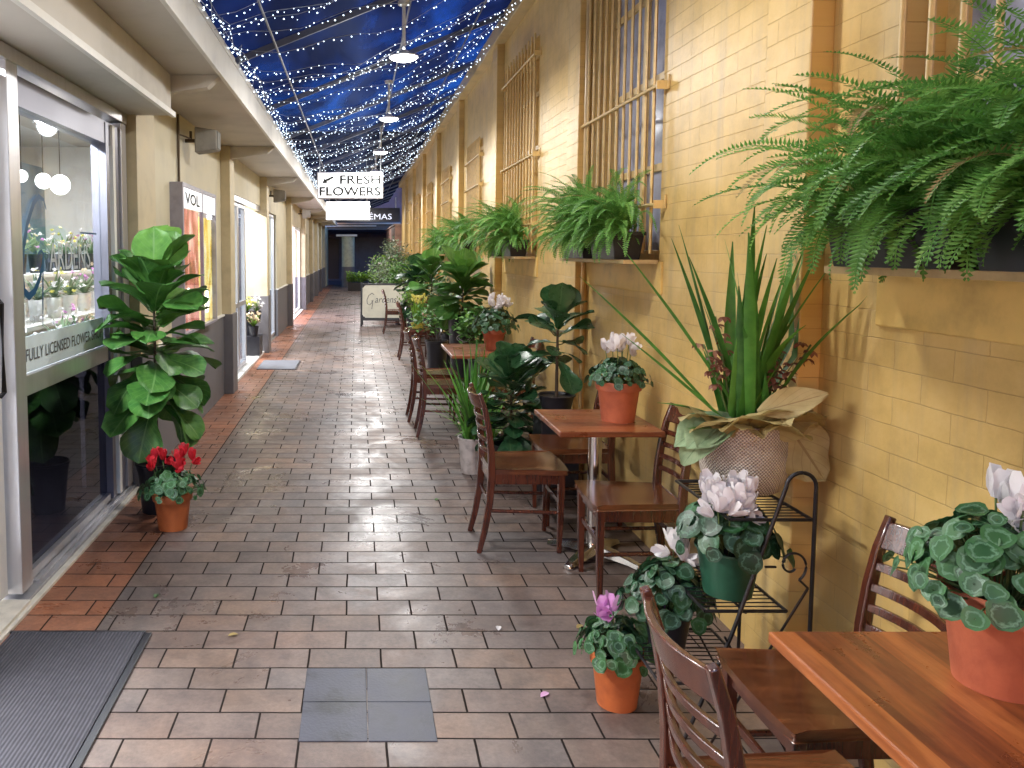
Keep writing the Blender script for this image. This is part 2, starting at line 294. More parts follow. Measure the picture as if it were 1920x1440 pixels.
# ------------------------------------------------------------------ mesh tools
WORLD = set()
class MB:
    def __init__(s): s.v = []; s.f = []; s.uv = []; s.r = []; s.m = []
    def add(s, vs, fs, uvs=None, r=.5, m=0):
        o = len(s.v); s.v += [tuple(p) for p in vs]
        for k, f in enumerate(fs):
            s.f.append([i + o for i in f]); s.uv.append(uvs[k] if uvs else [(0, 0)] * len(f)); s.r.append(r); s.m.append(m)
        return s
    def box(s, x0, x1, y0, y1, z0, z1, m=0):
        v = [(x, y, z) for z in (z0, z1) for y in (y0, y1) for x in (x0, x1)]
        return s.add(v, [(0, 2, 3, 1), (4, 5, 7, 6), (0, 1, 5, 4), (2, 6, 7, 3), (0, 4, 6, 2), (1, 3, 7, 5)], m=m)
    def prism(s, poly, axis, a, b, m=0):
        # poly: 2-D points in the two other axes; extruded along axis from a to b
        n = len(poly); v = []
        for t in (a, b):
            for p in poly:
                q = list(p); q.insert(axis, t); v.append(tuple(q))
        fs = [tuple(range(n))[::-1], tuple(range(n, 2 * n))] + [(i, (i + 1) % n, n + (i + 1) % n, n + i) for i in range(n)]
        return s.add(v, fs, m=m)
    def tube(s, pts, r, k=8, m=0, cap=True, rv=.5):
        pts = [Vector(p) for p in pts]; n = len(pts); v = []; rr = r if isinstance(r, (list, tuple)) else [r] * n
        ref = Vector((0, 0, 1))
        d0 = (pts[1] - pts[0]).normalized()
        if abs(d0.z) > .9: ref = Vector((1, 0, 0))
        for i, p in enumerate(pts):
            d = (pts[min(i + 1, n - 1)] - pts[max(i - 1, 0)]).normalized()
            u = d.cross(ref)
            if u.length < 1e-4: u = d.cross(Vector((0, 1, 0)))
            u.normalize(); w = d.cross(u)
            ref = -w if False else ref
            for j in range(k):
                a = 2 * PI * j / k; v.append(p + (u * math.cos(a) + w * math.sin(a)) * rr[i])
        fs = [(i * k + j, i * k + (j + 1) % k, (i + 1) * k + (j + 1) % k, (i + 1) * k + j) for i in range(n - 1) for j in range(k)]
        if cap: fs += [tuple(range(k))[::-1], tuple(range((n - 1) * k, n * k))]
        return s.add(v, fs, m=m, r=rv)
    def lathe(s, prof, c=(0, 0, 0), k=32, m=0, wob=0):
        v = []; uvs = []; n = len(prof)
        for (r, z) in prof:
            for j in range(k):
                a = 2 * PI * j / k; q = r * (1 + wob * math.sin(3 * a + z * 20)); v.append((c[0] + q * math.cos(a), c[1] + q * math.sin(a), c[2] + z))
        fs = []; L_ = [0]
        for i in range(1, n): L_.append(L_[-1] + math.hypot(prof[i][0] - prof[i - 1][0], prof[i][1] - prof[i - 1][1]))
        for i in range(n - 1):
            for j in range(k):
                fs.append((i * k + j, i * k + (j + 1) % k, (i + 1) * k + (j + 1) % k, (i + 1) * k + j))
                uvs.append([(j / k, L_[i]), ((j + 1) / k, L_[i]), ((j + 1) / k, L_[i + 1]), (j / k, L_[i + 1])])
        return s.add(v, fs, uvs, m=m)
    def sweep(s, pts, w, d, ax=1, m=0):
        # rectangular section along a path lying in the plane normal to axis ax (w = size along ax)
        n = len(pts); v = []; A = Vector([1 if i == ax else 0 for i in range(3)])
        P = [Vector(p) for p in pts]
        for i, p in enumerate(P):
            t = (P[min(i + 1, n - 1)] - P[max(i - 1, 0)]).normalized(); u = t.cross(A).normalized()
            ww = w[i] if isinstance(w, list) else w; dd = d[i] if isinstance(d, list) else d
            for a, b in ((-1, -1), (1, -1), (1, 1), (-1, 1)): v.append(p + A * a * ww / 2 + u * b * dd / 2)
        fs = [(i * 4 + j, i * 4 + (j + 1) % 4, (i + 1) * 4 + (j + 1) % 4, (i + 1) * 4 + j) for i in range(n - 1) for j in range(4)]
        fs += [(3, 2, 1, 0), tuple(range(4 * n - 4, 4 * n))]
        return s.add(v, fs, m=m)
    def leaf(s, base, d, n, Ln, W, prof, nl=6, nw=2, droop=.5, cup=.15, wave=0, rv=.5, m=0, clamp=None):
        d = Vector(d).normalized(); n = Vector(n)
        side = d.cross(n)
        if side.length < 1e-3: side = d.cross(Vector((1, 0, .1)))
        side.normalize(); nn = side.cross(d).normalized()
        p = Vector(base); v = []; ph = rnd.random() * 6; st = Ln / nl
        for i in range(nl + 1):
            t = i / nl; a = droop * t; di = d * math.cos(a) - nn * math.sin(a); ni = nn * math.cos(a) + d * math.sin(a)
            w = W / 2 * prof(t)
            for j in range(-nw, nw + 1):
                q = j / nw
                pt = p + side * q * w + ni * (cup * w * q * q + wave * W * math.sin(t * 9 + ph + j * 1.7) * abs(q))
                if clamp: pt = clamp(pt)
                v.append(pt)
            p = p + di * st
        k = 2 * nw + 1; fs = []; uvs = []
        for i in range(nl):
            for j in range(2 * nw):
                fs.append((i * k + j, i * k + j + 1, (i + 1) * k + j + 1, (i + 1) * k + j))
                uvs.append([(j / (k - 1), i / nl), ((j + 1) / (k - 1), i / nl), ((j + 1) / (k - 1), (i + 1) / nl), (j / (k - 1), (i + 1) / nl)])
        return s.add(v, fs, uvs, r=rv, m=m)
    def build(s, name, mats, parent=None, smooth=None, bevel=0, loc=None):
        me = bpy.data.meshes.new(name)
        me.from_pydata(s.v, [], s.f)
        uvl = me.uv_layers.new(name='UVMap')
        flat = [c for f in s.uv for uv in f for c in uv]
        if len(flat) == 2 * len(me.loops): uvl.data.foreach_set('uv', flat)
        at = me.attributes.new('rv', 'FLOAT', 'FACE'); at.data.foreach_set('value', s.r)
        for mm in (mats if isinstance(mats, (list, tuple)) else [mats]): me.materials.append(mm)
        if any(s.m): me.polygons.foreach_set('material_index', s.m)
        me.validate(); me.update()
        if smooth is not None:
            me.shade_smooth()
            if smooth < 170: me.set_sharp_from_angle(angle=rad(smooth))
        o = bpy.data.objects.new(name, me); COL.objects.link(o)
        if parent is not None:
            o.parent = parent
            if parent.name in WORLD: o.location = -parent.location
        if loc: o.location = loc
        if bevel:
            b = o.modifiers.new('Bevel', 'BEVEL'); b.width = bevel; b.segments = 2; b.limit_method = 'ANGLE'; b.angle_limit = rad(40)
        return o
def tag(o, label=None, cat=None, group=None, kind=None):
    if label: o['label'] = label
    if cat: o['category'] = cat
    if group: o['group'] = group
    if kind: o['kind'] = kind
    return o
def thing(name, label, cat, loc=(0, 0, 0), rz=0, group=None, world=False):
    o = bpy.data.objects.new(name, None); COL.objects.link(o); o.location = loc; o.rotation_euler = (0, 0, rz); o.empty_display_size = .1
    if world: WORLD.add(o.name)
    return tag(o, label, cat, group)
def copy_tree(o, parent=None):
    c = o.copy(); COL.objects.link(c)
    if parent is not None: c.parent = parent
    for ch in list(o.children): copy_tree(ch, c)
    return c
def dup(o, loc, rz, label, group=None):
    c = copy_tree(o); c.location = loc; c.rotation_euler = (0, 0, rz); c['label'] = label
    if group: c['group'] = group
    return c
def bx(name, mat, parent, x0, x1, y0, y1, z0, z1, bevel=0):
    return MB().box(x0, x1, y0, y1, z0, z1).build(name, mat, parent, bevel=bevel)
def text_mb(txt, w, h, origin, ux, uy, thick=.002, font_shear=0, bold=0):
    cu = bpy.data.curves.new('t', 'FONT'); cu.body = txt; cu.size = 1; cu.shear = font_shear; cu.offset = bold; cu.resolution_u = 3
    o = bpy.data.objects.new('t', cu); COL.objects.link(o); bpy.context.view_layer.update()
    dg = bpy.context.evaluated_depsgraph_get(); me = bpy.data.meshes.new_from_object(o.evaluated_get(dg))
    V = [v.co.copy() for v in me.vertices]; F = [tuple(p.vertices) for p in me.polygons]
    x0 = min(v.x for v in V); x1 = max(v.x for v in V); y0 = min(v.y for v in V); y1 = max(v.y for v in V)
    ux = Vector(ux); uy = Vector(uy); nz = ux.cross(uy)
    mb = MB(); pts = [Vector(origin) + ux * ((v.x - x0) / (x1 - x0) * w) + uy * ((v.y - y0) / (y1 - y0) * h) + nz * thick for v in V]
    mb.add(pts, F)
    bpy.data.objects.remove(o); bpy.data.curves.remove(cu); bpy.data.meshes.remove(me)
    return mb
def ribbon(pts, w, n=(1, 0, 0)):
    # flat brush stroke with varying width lying in the plane normal to n
    mb = MB(); P = [Vector(p[:3]) for p in pts]; v = []; n = Vector(n)
    for i, p in enumerate(P):
        t = (P[min(i + 1, len(P) - 1)] - P[max(i - 1, 0)]).normalized(); u = t.cross(n).normalized(); ww = w[i] if isinstance(w, list) else w
        v += [p - u * ww / 2, p + u * ww / 2]
    mb.add(v, [(2 * i, 2 * i + 1, 2 * i + 3, 2 * i + 2) for i in range(len(P) - 1)]); return mb
def light(kind, loc, power, col, parent, size=.2, rot=(0, 0, 0), sy=None, name='lamp_light'):
    ld = bpy.data.lights.new(name, kind); ld.energy = power; ld.color = col
    if kind == 'AREA':
        ld.size = size
        if sy: ld.shape = 'RECTANGLE'; ld.size_y = sy
    elif kind in ('POINT', 'SPOT'): ld.shadow_soft_size = size
    o = bpy.data.objects.new(name, ld); COL.objects.link(o)
    o.location = loc; o.rotation_euler = rot
    if parent is not None:
        o.parent = parent
        if parent.name in WORLD: o.location = Vector(loc) - parent.location
    return o

# ------------------------------------------------------------------ ground
tag(MB().box(-200, 200, -100, 300, -.3, -.02).build('ground', GROUND), kind='structure')
tag(MB().add([(-1.56, -2, 0), (1.72, -2, 0), (1.72, 40, 0), (-1.56, 40, 0)], [(0, 1, 2, 3)]).build('pavement', PAVE), kind='structure')
sl = MB()
for i in (0, 1):
    for j in (0, 1):
        sl.box(-.195 + i * .2365, -.195 + i * .2365 + .233, 2.565 + j * .2365, 2.565 + j * .2365 + .233, -.01, .004)
tag(sl.build('pavement_inset', SLAB, bevel=.002), kind='structure')
# ------------------------------------------------------------------ right building: painted brick hall
XR = 1.635
hall = thing('brick_building', 'long yellow painted brick building with barred windows along the right side', 'building', (1.8, 14, 0), world=True)
wins = [(1.15, 2.42, 3.55), (4.30, 5.60, 3.55), (7.23, 8.70, 3.58), (10.40, 11.62, 3.12), (13.7, 14.95, 3.12), (17.0, 18.2, 3.12), (20.3, 21.5, 3.12), (23.6, 24.8, 3.12)]
w = MB(); y = -2.0; ZS = 1.60; ZT = 4.1; YE = 28.7
for (a, b, zt) in wins:
    w.box(XR, XR + .35, y, a, 0, ZT); w.box(XR, XR + .35, a, b, 0, ZS - .03); w.box(XR, XR + .35, a, b, zt, ZT); y = b
w.box(XR, XR + .35, y, YE, 0, ZT)
w.build('wall', WALLC, hall)
for k, yp in enumerate([2.78, 5.65, 8.95, 12.2, 15.5, 18.8, 22.1, 25.4]):
    bx('pilaster', WALLC, hall, XR - .08, XR + .002, yp, yp + .3, 0, 3.93, bevel=.006)
bx('cornice', TRIM, hall, XR - .12, XR + .003, -2, YE, 3.93, 4.10, bevel=.008)
for k, (a, b, zt) in enumerate(wins):
    bx('sill', SILL, hall, XR - .012, XR + .3, a - .06, b + .06, 1.42, 1.598, bevel=.005)
    bx('sill_ledge', pbr('ledge_paint', (.40, .28, .13), .6) if k == 0 else bpy.data.materials['ledge_paint'], hall, XR - .20, XR - .014, a - .02, b + .02, 1.585, 1.606)
    fr = MB(); X = XR + .12
    for (p, q) in ((a, a + .06), (b - .06, b)): fr.box(X, X + .07, p, q, ZS, zt)
    fr.box(X, X + .07, a + .06, b - .06, ZS, ZS + .06); fr.box(X, X + .07, a + .06, b - .06, zt - .06, zt)
    zz = ZS + .52
    while zz < zt - .2: fr.box(X + .01, X + .06, a + .06, b - .06, zz, zz + .045); zz += .52
    fr.box(X + .005, X + .065, (a + b) / 2 - .025, (a + b) / 2 + .025, ZS + .06, zt - .06)
    wo = fr.build('window', BARM, hall, bevel=.003)
    bx('pane', PANE if k < 2 else OCHRE, wo, X + .03, X + .034, a + .06, b - .06, ZS + .06, zt - .06)
    def cross(z, nm, par):
        g = MB(); g.tube([(XR - .055, a - .07, z), (XR - .055, b + .05, z)], .010, 8)
        g.box(XR - .066, XR + .003, a - .076, a - .068, z - .022, z + .022).box(XR - .012, XR - .004, a - .088, a - .0765, z - .02, z + .05); g.box(XR - .066, XR + .003, b + .044, b + .052, z - .022, z + .022)
        return g.build(nm, BARM, par)
    go = cross(2.52, 'window_grille', hall); cross(2.9 if zt < 3.3 else 3.4, 'crossbar', go); cross(1.9, 'crossbar', go)
    nb = 11 if k < 4 else 7
    for i in range(nb):
        yy = a + .04 + (b - a - .08) * i / (nb - 1)
        MB().tube([(XR - .036, yy, 1.64), (XR - .036, yy, zt + .02)], .0095, 6).build('bar', BARM, go, smooth=60)
# thin service pipe on the wall beyond the near pilaster
tag(MB().tube([(1.60, 5.62, 0), (1.60, 5.62, 3.9)], .012, 8).build('wall_conduit', TRIM), 'thin painted conduit running up beside the second pilaster of the yellow wall', 'conduit')

# ------------------------------------------------------------------ left building: row of shops
shop = thing('shop_building', 'low cream rendered row of shops along the left side with grey base', 'building', (-2.6, 14, 0), world=True)
XW = -1.55; ZSOF = 2.85
def wallseg(y0, y1, z0=.93, z1=ZSOF, x=XW): return bx('wall', CREAM, shop, x - .2, x, y0, y1, z0, z1)
def dado(y0, y1):
    bx('dado', DADO, shop, XW - .2, XW + .02, y0, y1, 0, .905)
    bx('ledge', FASCIA, shop, XW - .2, XW + .035, y0, y1, .908, .93, bevel=.004)
# return wall pier beside first window
bx('pier', CREAMC, shop, -1.80, -1.49, 5.46, 5.95, .0, ZSOF, bevel=.004)
bx('dado', DADO, shop, -1.80, -1.478, 5.455, 5.955, 0, .93)
dado(5.955, 9.15); wallseg(5.953, 6.65); wallseg(6.65, 8.22, 2.23, ZSOF); wallseg(8.22, 9.15)
for k, yc in enumerate([9.15, 12.9, 17.7, 22.5, 26.2, 29.5, 33.0, 36.5]):
    bx('column', CREAMC, shop, -1.86, -1.44, yc, yc + .32, .93, ZSOF, bevel=.006)
    bx('column_base', DADO, shop, -1.87, -1.425, yc - .008, yc + .328, 0, .932, bevel=.006)
# awning slab, fascia, cross beams
bx('soffit', SOFFIT, shop, -3.2, -.93, -2, 37.2, ZSOF + .003, 3.0); bx('ceiling', WHITEP, shop, -5.3, -3.2, -2, 37.2, ZSOF + .003, 3.0)
bx('fascia', FASCIA, shop, -.928, -.90, -2, 37.2, 2.83, 3.03, bevel=.003)
bx('gutter', FASCIA, shop, -.99, -.898, -2, 37.2, 3.032, 3.06)
for yb in [-.0, 2.2, 5.52, 9.2, 12.95, 17.75, 22.55, 26.25, 29.55, 33.05]:
    MB().prism([(-1.50, 2.70), (-1.02, 2.77), (-.93, ZSOF + .001), (-1.50, ZSOF + .001)], 1, yb, yb + .10).build('beam', SOFFIT, shop)
# bulkhead over the first shopfront
MB().box(-1.72, -1.26, 0, 5.5, 2.575, ZSOF).build('bulkhead', SOFFIT, shop, bevel=.004)
bx('bulkhead_trim', FASCIA, shop, -1.262, -1.235, 0, 5.52, 2.565, 2.60)
bx('back_wall', WHITEP, shop, -5.2, -5.0, -2, 37, 0, ZSOF)
for yy in (-2, 9.18, 17.8, 22.6): bx('partition', WHITEP, shop, -5.0, -1.87, yy, yy + .1, 0, 2.84)
bx('shop_floor', pbr('shop_floor_tile', (.35, .34, .33), .3, var=.1), shop, -5.0, -1.561, -2, 37, -.01, .012)
# --- first shop window
XG = -1.62
win = bx('shop_window', ALU, shop, -1.68, -1.56, 3.61, 3.73, .05, 2.52, bevel=.004)   # near post
def fp(n, m, *a, **k): return bx(n, m, win, *a, **k)
fp('mullion', ALUD, -1.67, -1.575, 5.06, 5.12, .05, 2.46); fp('mullion', WHITEP, -1.67, -1.565, 5.17, 5.22, .05, 2.46)
fp('mullion', ALUD, -1.66, -1.57, 5.225, 5.30, .05, 2.46); fp('mullion', ALU, -1.68, -1.555, 5.32, 5.44, .05, 2.50, bevel=.003)
fp('frame', ALUD, -1.68, -1.58, 3.74, 5.30, 2.33, 2.47); fp('frame', ALU, -1.69, -1.55, -.2, 5.455, 2.505, 2.57, bevel=.003)
fp('frame', ALU, -1.66, -1.585, 3.74, 5.05, .955, 1.055, bevel=.004)
fp('frame', ALU, -1.66, -1.59, 3.74, 5.05, .05, .09)
fp('pane', GLASS, -1.625, -1.619, 3.735, 5.06, 1.055, 2.33); fp('pane', GLASSD, -1.625, -1.619, 3.735, 5.06, .09, .955)
band = fp('frosted_band', BANDV, -1.616, -1.6135, 3.745, 5.05, 1.058, 1.235)
text_mb('FULLY LICENSED FLOWER SHOP', 1.16, .062, (-1.611, 3.85, 1.112), (0, 1, 0), (0, 0, 1), .001).build('lettering', INKG, band)
# flowing blue initial G with its tail, and the white name beside it
Gp = [(a - .12, 1.43 + (b - 1.43) * .77) for a, b in [(4.28, 2.00), (4.25, 2.06), (4.19, 2.08), (4.12, 2.03), (4.04, 1.90), (3.98, 1.74), (3.955, 1.58), (3.97, 1.47), (4.03, 1.43), (4.10, 1.46), (4.17, 1.54), (4.21, 1.63), (4.225, 1.70), (4.20, 1.725), (4.155, 1.70)]]
ribbon([(-1.612, a, b) for a, b in Gp], [.010, .018, .026, .030, .03, .034, .038, .042, .042, .036, .028, .022, .02, .018, .014]).build('initial', BLUEV, win)
ribbon([(-1.6115, 4.102, 1.64), (-1.6115, 4.085, 1.48), (-1.6115, 4.075, 1.34), (-1.6115, 4.07, 1.27)], [.018, .018, .014, .008]).build('tail_stroke', BLUEV, win)
text_mb('ARDENS', .64, .15, (-1.612, 4.18, 1.55), (0, 1, 0), (0, 0, 1), .001).build('lettering', WHITEV, win)
text_mb('FLORIST', .20, .04, (-1.612, 3.88, 1.29), (0, 1, 0), (0, 0, 1), .001).build('lettering', WHITEV, win)
ribbon([(-1.6118, 4.66, 1.76), (-1.6118, 4.95, 1.76)], .010).build('swash', BLUEV, win)
# sill track
tr = MB().box(-1.66, -1.535, 2.6, 5.45, .0, .028).box(-1.655, -1.60, 3.8, 5.45, .028, .05).box(-1.585, -1.56, 3.8, 5.45, .028, .04).build('threshold_track', ALU, shop, bevel=.002)
bx('threshold', STEP, shop, -1.534, -1.50, 2.6, 5.45, -.005, .016, bevel=.003)
bx('doorstep', STEP, shop, -2.6, -1.52, 1.4, 3.6, .0, .03)
# frosted entrance door leaf with rails and pull handle
dr = MB(); 
dr.box(-1.66, -1.62, 3.49, 3.59, .06, 2.46).box(-1.66, -1.62, 2.72, 2.82, .06, 2.46).box(-1.66, -1.62, 2.82, 3.49, 2.34, 2.46).box(-1.66, -1.62, 2.82, 3.49, .06, .22)
door1 = dr.build('door', WHITEP, shop, bevel=.003)
fm, nt_, b_ = newmat('frosted_white_glass'); b_.inputs['Base Color'].default_value = (.9, .92, .92, 1); b_.inputs['Roughness'].default_value = .3
tt = nt_.nodes.new('ShaderNodeBsdfTranslucent'); tt.inputs[0].default_value = (.95, .97, 1, 1); mxs = nt_.nodes.new('ShaderNodeMixShader'); mxs.inputs[0].default_value = .7
L(nt_, b_.outputs[0], mxs.inputs[1]); L(nt_, tt.outputs[0], mxs.inputs[2]); L(nt_, mxs.outputs[0], nt_.nodes['Material Output'].inputs[0])
MB().add([(-1.64, 2.82, .22), (-1.64, 3.49, .22), (-1.64, 3.49, 2.34), (-1.64, 2.82, 2.34)], [(0, 1, 2, 3)]).build('pane', fm, door1)
MB().tube([(-1.60, 3.53, 1.0), (-1.58, 3.53, 1.02), (-1.58, 3.53, 1.42), (-1.60, 3.53, 1.44)], .012).build('handle', BLACKM, door1, smooth=60)
# --- display bay window between pier and first column
bay = MB().box(-1.60, -1.44, 6.65, 6.69, .935, 2.23).box(-1.60, -1.44, 8.18, 8.22, .935, 2.23).box(-1.60, -1.44, 6.69, 8.18, 2.19, 2.23).box(-1.60, -1.44, 6.69, 8.18, .935, .96).box(-1.47, -1.44, 7.50, 7.54, .96, 2.19).build('display_window', pbr('lilac_grey_frame', (.33, .32, .40), .4), shop, bevel=.003)
hd = bx('header_panel', LBOX, bay, -1.452, -1.444, 6.69, 8.18, 2.02, 2.19)
text_mb('VOL', .62, .10, (-1.442, 6.75, 2.055), (0, 1, 0), (0, 0, 1), .001, 0, .02).build('lettering', INKB, hd)
def artmat(name, cols, em, sc_=5):
    m, nt, b = newmat(name); co = coords(nt, (1, 1, .5))
    n = N(nt, 'ShaderNodeTexNoise', Scale=sc_, Detail=5, Distortion=1.2); L(nt, co, n.inputs[0])
    c = ramp(nt, n.outputs[0], [(.3 + .4 * i / (len(cols) - 1), cc) for i, cc in enumerate(cols)])
    L(nt, c, b.inputs['Base Color']); L(nt, c, b.inputs['Emission Color']); b.inputs['Emission Strength'].default_value = em; return m
bx('backlit_panel', artmat('red_flower_panel', [(.25, .10, .05), (.55, .16, .10), (.8, .3, .25), (.95, .7, .6)], .8), bay, -1.50, -1.485, 6.69, 7.50, .96, 2.02)
bx('backlit_panel', artmat('yellow_flower_panel', [(.35, .22, .02), (.85, .62, .08), (.95, .85, .35), (1, .95, .7)], 1.0), bay, -1.50, -1.485, 7.54, 8.18, .96, 1.98)
bx('pane', glassmat('bay_glass', (.95, .95, .95), .04), bay, -1.462, -1.458, 6.69, 8.18, .96, 2.02)
for (yy, zz) in ((7.0, 1.22), (7.85, 1.16)):
    MB().prism([(yy + .075 * math.cos(a), zz + .11 * math.sin(a)) for a in [2 * PI * i / 16 for i in range(16)]], 0, -1.484, -1.470).build('globe_light', emis('globe', (1, .93, .85), 5) if yy < 7.5 else bpy.data.materials['globe'], bay, smooth=180)
# --- second shop: glazed side light, open doorway, bright interior
def frame(name, y0, y1, z0, z1, mat, x0=-1.65, x1=-1.59, t=.05, pane=GLASS, parent=shop, rails=()):
    f = MB().box(x0, x1, y0, y0 + t, z0, z1).box(x0, x1, y1 - t, y1, z0, z1).box(x0, x1, y0 + t, y1 - t, z1 - t, z1).box(x0, x1, y0 + t, y1 - t, z0, z0 + t)
    for r in rails: f.box(x0 + .002, x1 - .002, y0 + t, y1 - t, r, r + .06)
    o = f.build(name, mat, parent, bevel=.003)
    bx('pane', pane, o, (x0 + x1) / 2 - .003, (x0 + x1) / 2 + .003, y0 + t, y1 - t, z0 + t, z1 - t)
    return o
frame('shop_window', 9.48, 10.72, .05, 2.3, ALU, rails=(.9,)); frame('shop_window', 10.74, 11.45, .05, 2.3, ALU, rails=(.9,))
bx('lintel', ALU, shop, -1.66, -1.56, 9.48, 12.895, 2.305, 2.38); wallseg(9.48, 12.895, 2.383)
dr2 = frame('door', 11.47, 11.53, .05, 2.28, ALUD, x0=-2.35, x1=-1.60, t=.02)
bx('handle', BLACKM, dr2, -1.72, -1.70, 11.44, 11.468, .95, 1.2)
bx('doorstep', WHITEP, shop, -2.2, -1.50, 9.48, 12.89, .0, .035)
frame('shop_window', 13.23, 14.3, .05, 2.35, ALU); frame('shop_window', 14.32, 15.45, .05, 2.35, ALU); wallseg(13.22, 15.46, 2.353)
dado(15.46, 17.69); wallseg(15.46, 17.69)
bx('lintel', CREAMC, shop, -1.66, -1.56, 18.03, 22.49, 2.30, ZSOF); bx('doorstep', WHITEP, shop, -2.2, -1.50, 18.03, 22.49, .0, .03)
frame('door', 20.6, 22.47, .04, 2.29, WHITEP)
for (a, b) in ((22.83, 26.19), (26.53, 29.49), (29.83, 32.99), (33.33, 36.49)):
    dado(a, b); wallseg(a, a + .9); wallseg(b - .9, b); wallseg(a + .9, b - .9, 2.2)
    frame('shop_window', a + .905, b - .905, .935, 2.195, ALU, pane=bpy.data.materials.get('warm_window') or emis('warm_window', (1, .78, .45), .8, True))
# ------------------------------------------------------------------ shop interior contents
def shop_display():
    t = thing('flower_display', 'tiered display of pale flowers behind the first shop window', 'flower display', (-2.5, 6.6, 0), world=True)
    MB().box(-2.9, -1.85, 5.4, 8.6, .80, .84).box(-2.9, -2.25, 5.4, 8.6, 1.10, 1.13).box(-2.9, -2.55, 5.4, 8.6, 1.44, 1.47).box(-2.88, -2.84, 5.4, 8.6, .02, 1.44).box(-1.9, -1.87, 5.4, 8.6, .02, .80).build('shelf', WHITEP, t)
    for i in range(27):
        yy = 5.5 + i * .115; zz = (.84, 1.13, 1.47)[i % 3]; xx = (-2.05, -2.4, -2.72)[i % 3]
        b = MB().lathe([(0, 0), (.05, 0), (.065, .16), (.058, .16), (.045, .02), (0, .02)], (xx, yy, zz), 12).build('vase', [GLASS, WHITEP, BLACKP][i % 3] if i % 3 else ENAMEL, t, smooth=40)
        f = MB()
        for k in range(26):
            a = rnd.random() * 6.3; e = rnd.uniform(.3, 1.4); Ls = rnd.uniform(.12, .26)
            d = Vector((math.cos(a) * math.cos(e), math.sin(a) * math.cos(e), math.sin(e)))
            p0 = Vector((xx, yy, zz + .15)); p1 = p0 + d * Ls
            f.leaf(p0, d, (0, 0, 1), Ls, .03, lambda t_: math.sin(PI * min(1, t_ + .08)), 3, 1, .4, rv=rnd.random(), m=0)
            if k % 2:
                for q in range(4): f.leaf(p1, (rnd.uniform(-1, 1), rnd.uniform(-1, 1), rnd.uniform(0, 1)), (0, 0, 1), .035, .03, lambda t_: math.sin(PI * min(1, t_ * .9 + .1)), 2, 1, .3, rv=rnd.random(), m=1)
        f.build('bouquet', [GREYG, [PETW, PETC, PETY, PETP, PETW][i % 5]], b)
shop_display()
bx('display_back_panel', pbr('blue_grey_wall', (.13, .20, .28), .6), shop, -3.6, -3.56, 3.0, 9.15, .02, 2.6)
def shoplight(name, label, loc, power, col, sy=1.6):
    t = thing(name, label, 'ceiling light', loc)
    MB().box(-.14, .14, -sy / 2, sy / 2, -.03, 0).build('housing', ENAMEL, t)
    MB().box(-.12, .12, -sy / 2 + .02, sy / 2 - .02, -.042, -.0305).build('diffuser', emis('tube', (1, .98, .94), 9) if 'tube' not in bpy.data.materials else bpy.data.materials['tube'], t)
    light('AREA', (0, 0, -.06), power, col, t, .24, sy=sy)
shoplight('ceiling_light', 'strip light over the flower display in the first shop', (-2.4, 6.9, 2.83), 75, (1, .98, .95), 2.0)
shoplight('ceiling_light', 'strip light just inside the first shop entrance', (-2.3, 2.6, 2.83), 420, (1, .98, .95))
shoplight('ceiling_light', 'strip light inside the second shop doorway', (-2.6, 12.2, 2.83), 420, (1, 1, 1), 2.2)
shoplight('ceiling_light', 'strip light inside the third shop doorway', (-2.6, 20.2, 2.83), 380, (1, .85, .95), 2.4)
# ceiling of bright lamps hung in first shop
for k, (yy, s_) in enumerate(((6.5, .08), (6.15, .06), (5.75, .045))):
    t = thing('globe_pendant', ['large', 'middle sized', 'small'][k] + ' white globe lamp hanging inside the first shop window', 'pendant lamp', (-2.4, yy, 2.19), group='globe lamps inside the flower shop')
    MB().lathe([(0, -s_)] + [(s_ * math.cos(a), s_ * math.sin(a)) for a in [rad(x) for x in range(-75, 76, 15)]] + [(0, s_)], (0, 0, 0), 20).build('globe', bpy.data.materials['globe'], t, smooth=180)
    MB().tube([(0, 0, s_), (0, 0, .64)], .004, 6).build('cord', BLACKM, t)

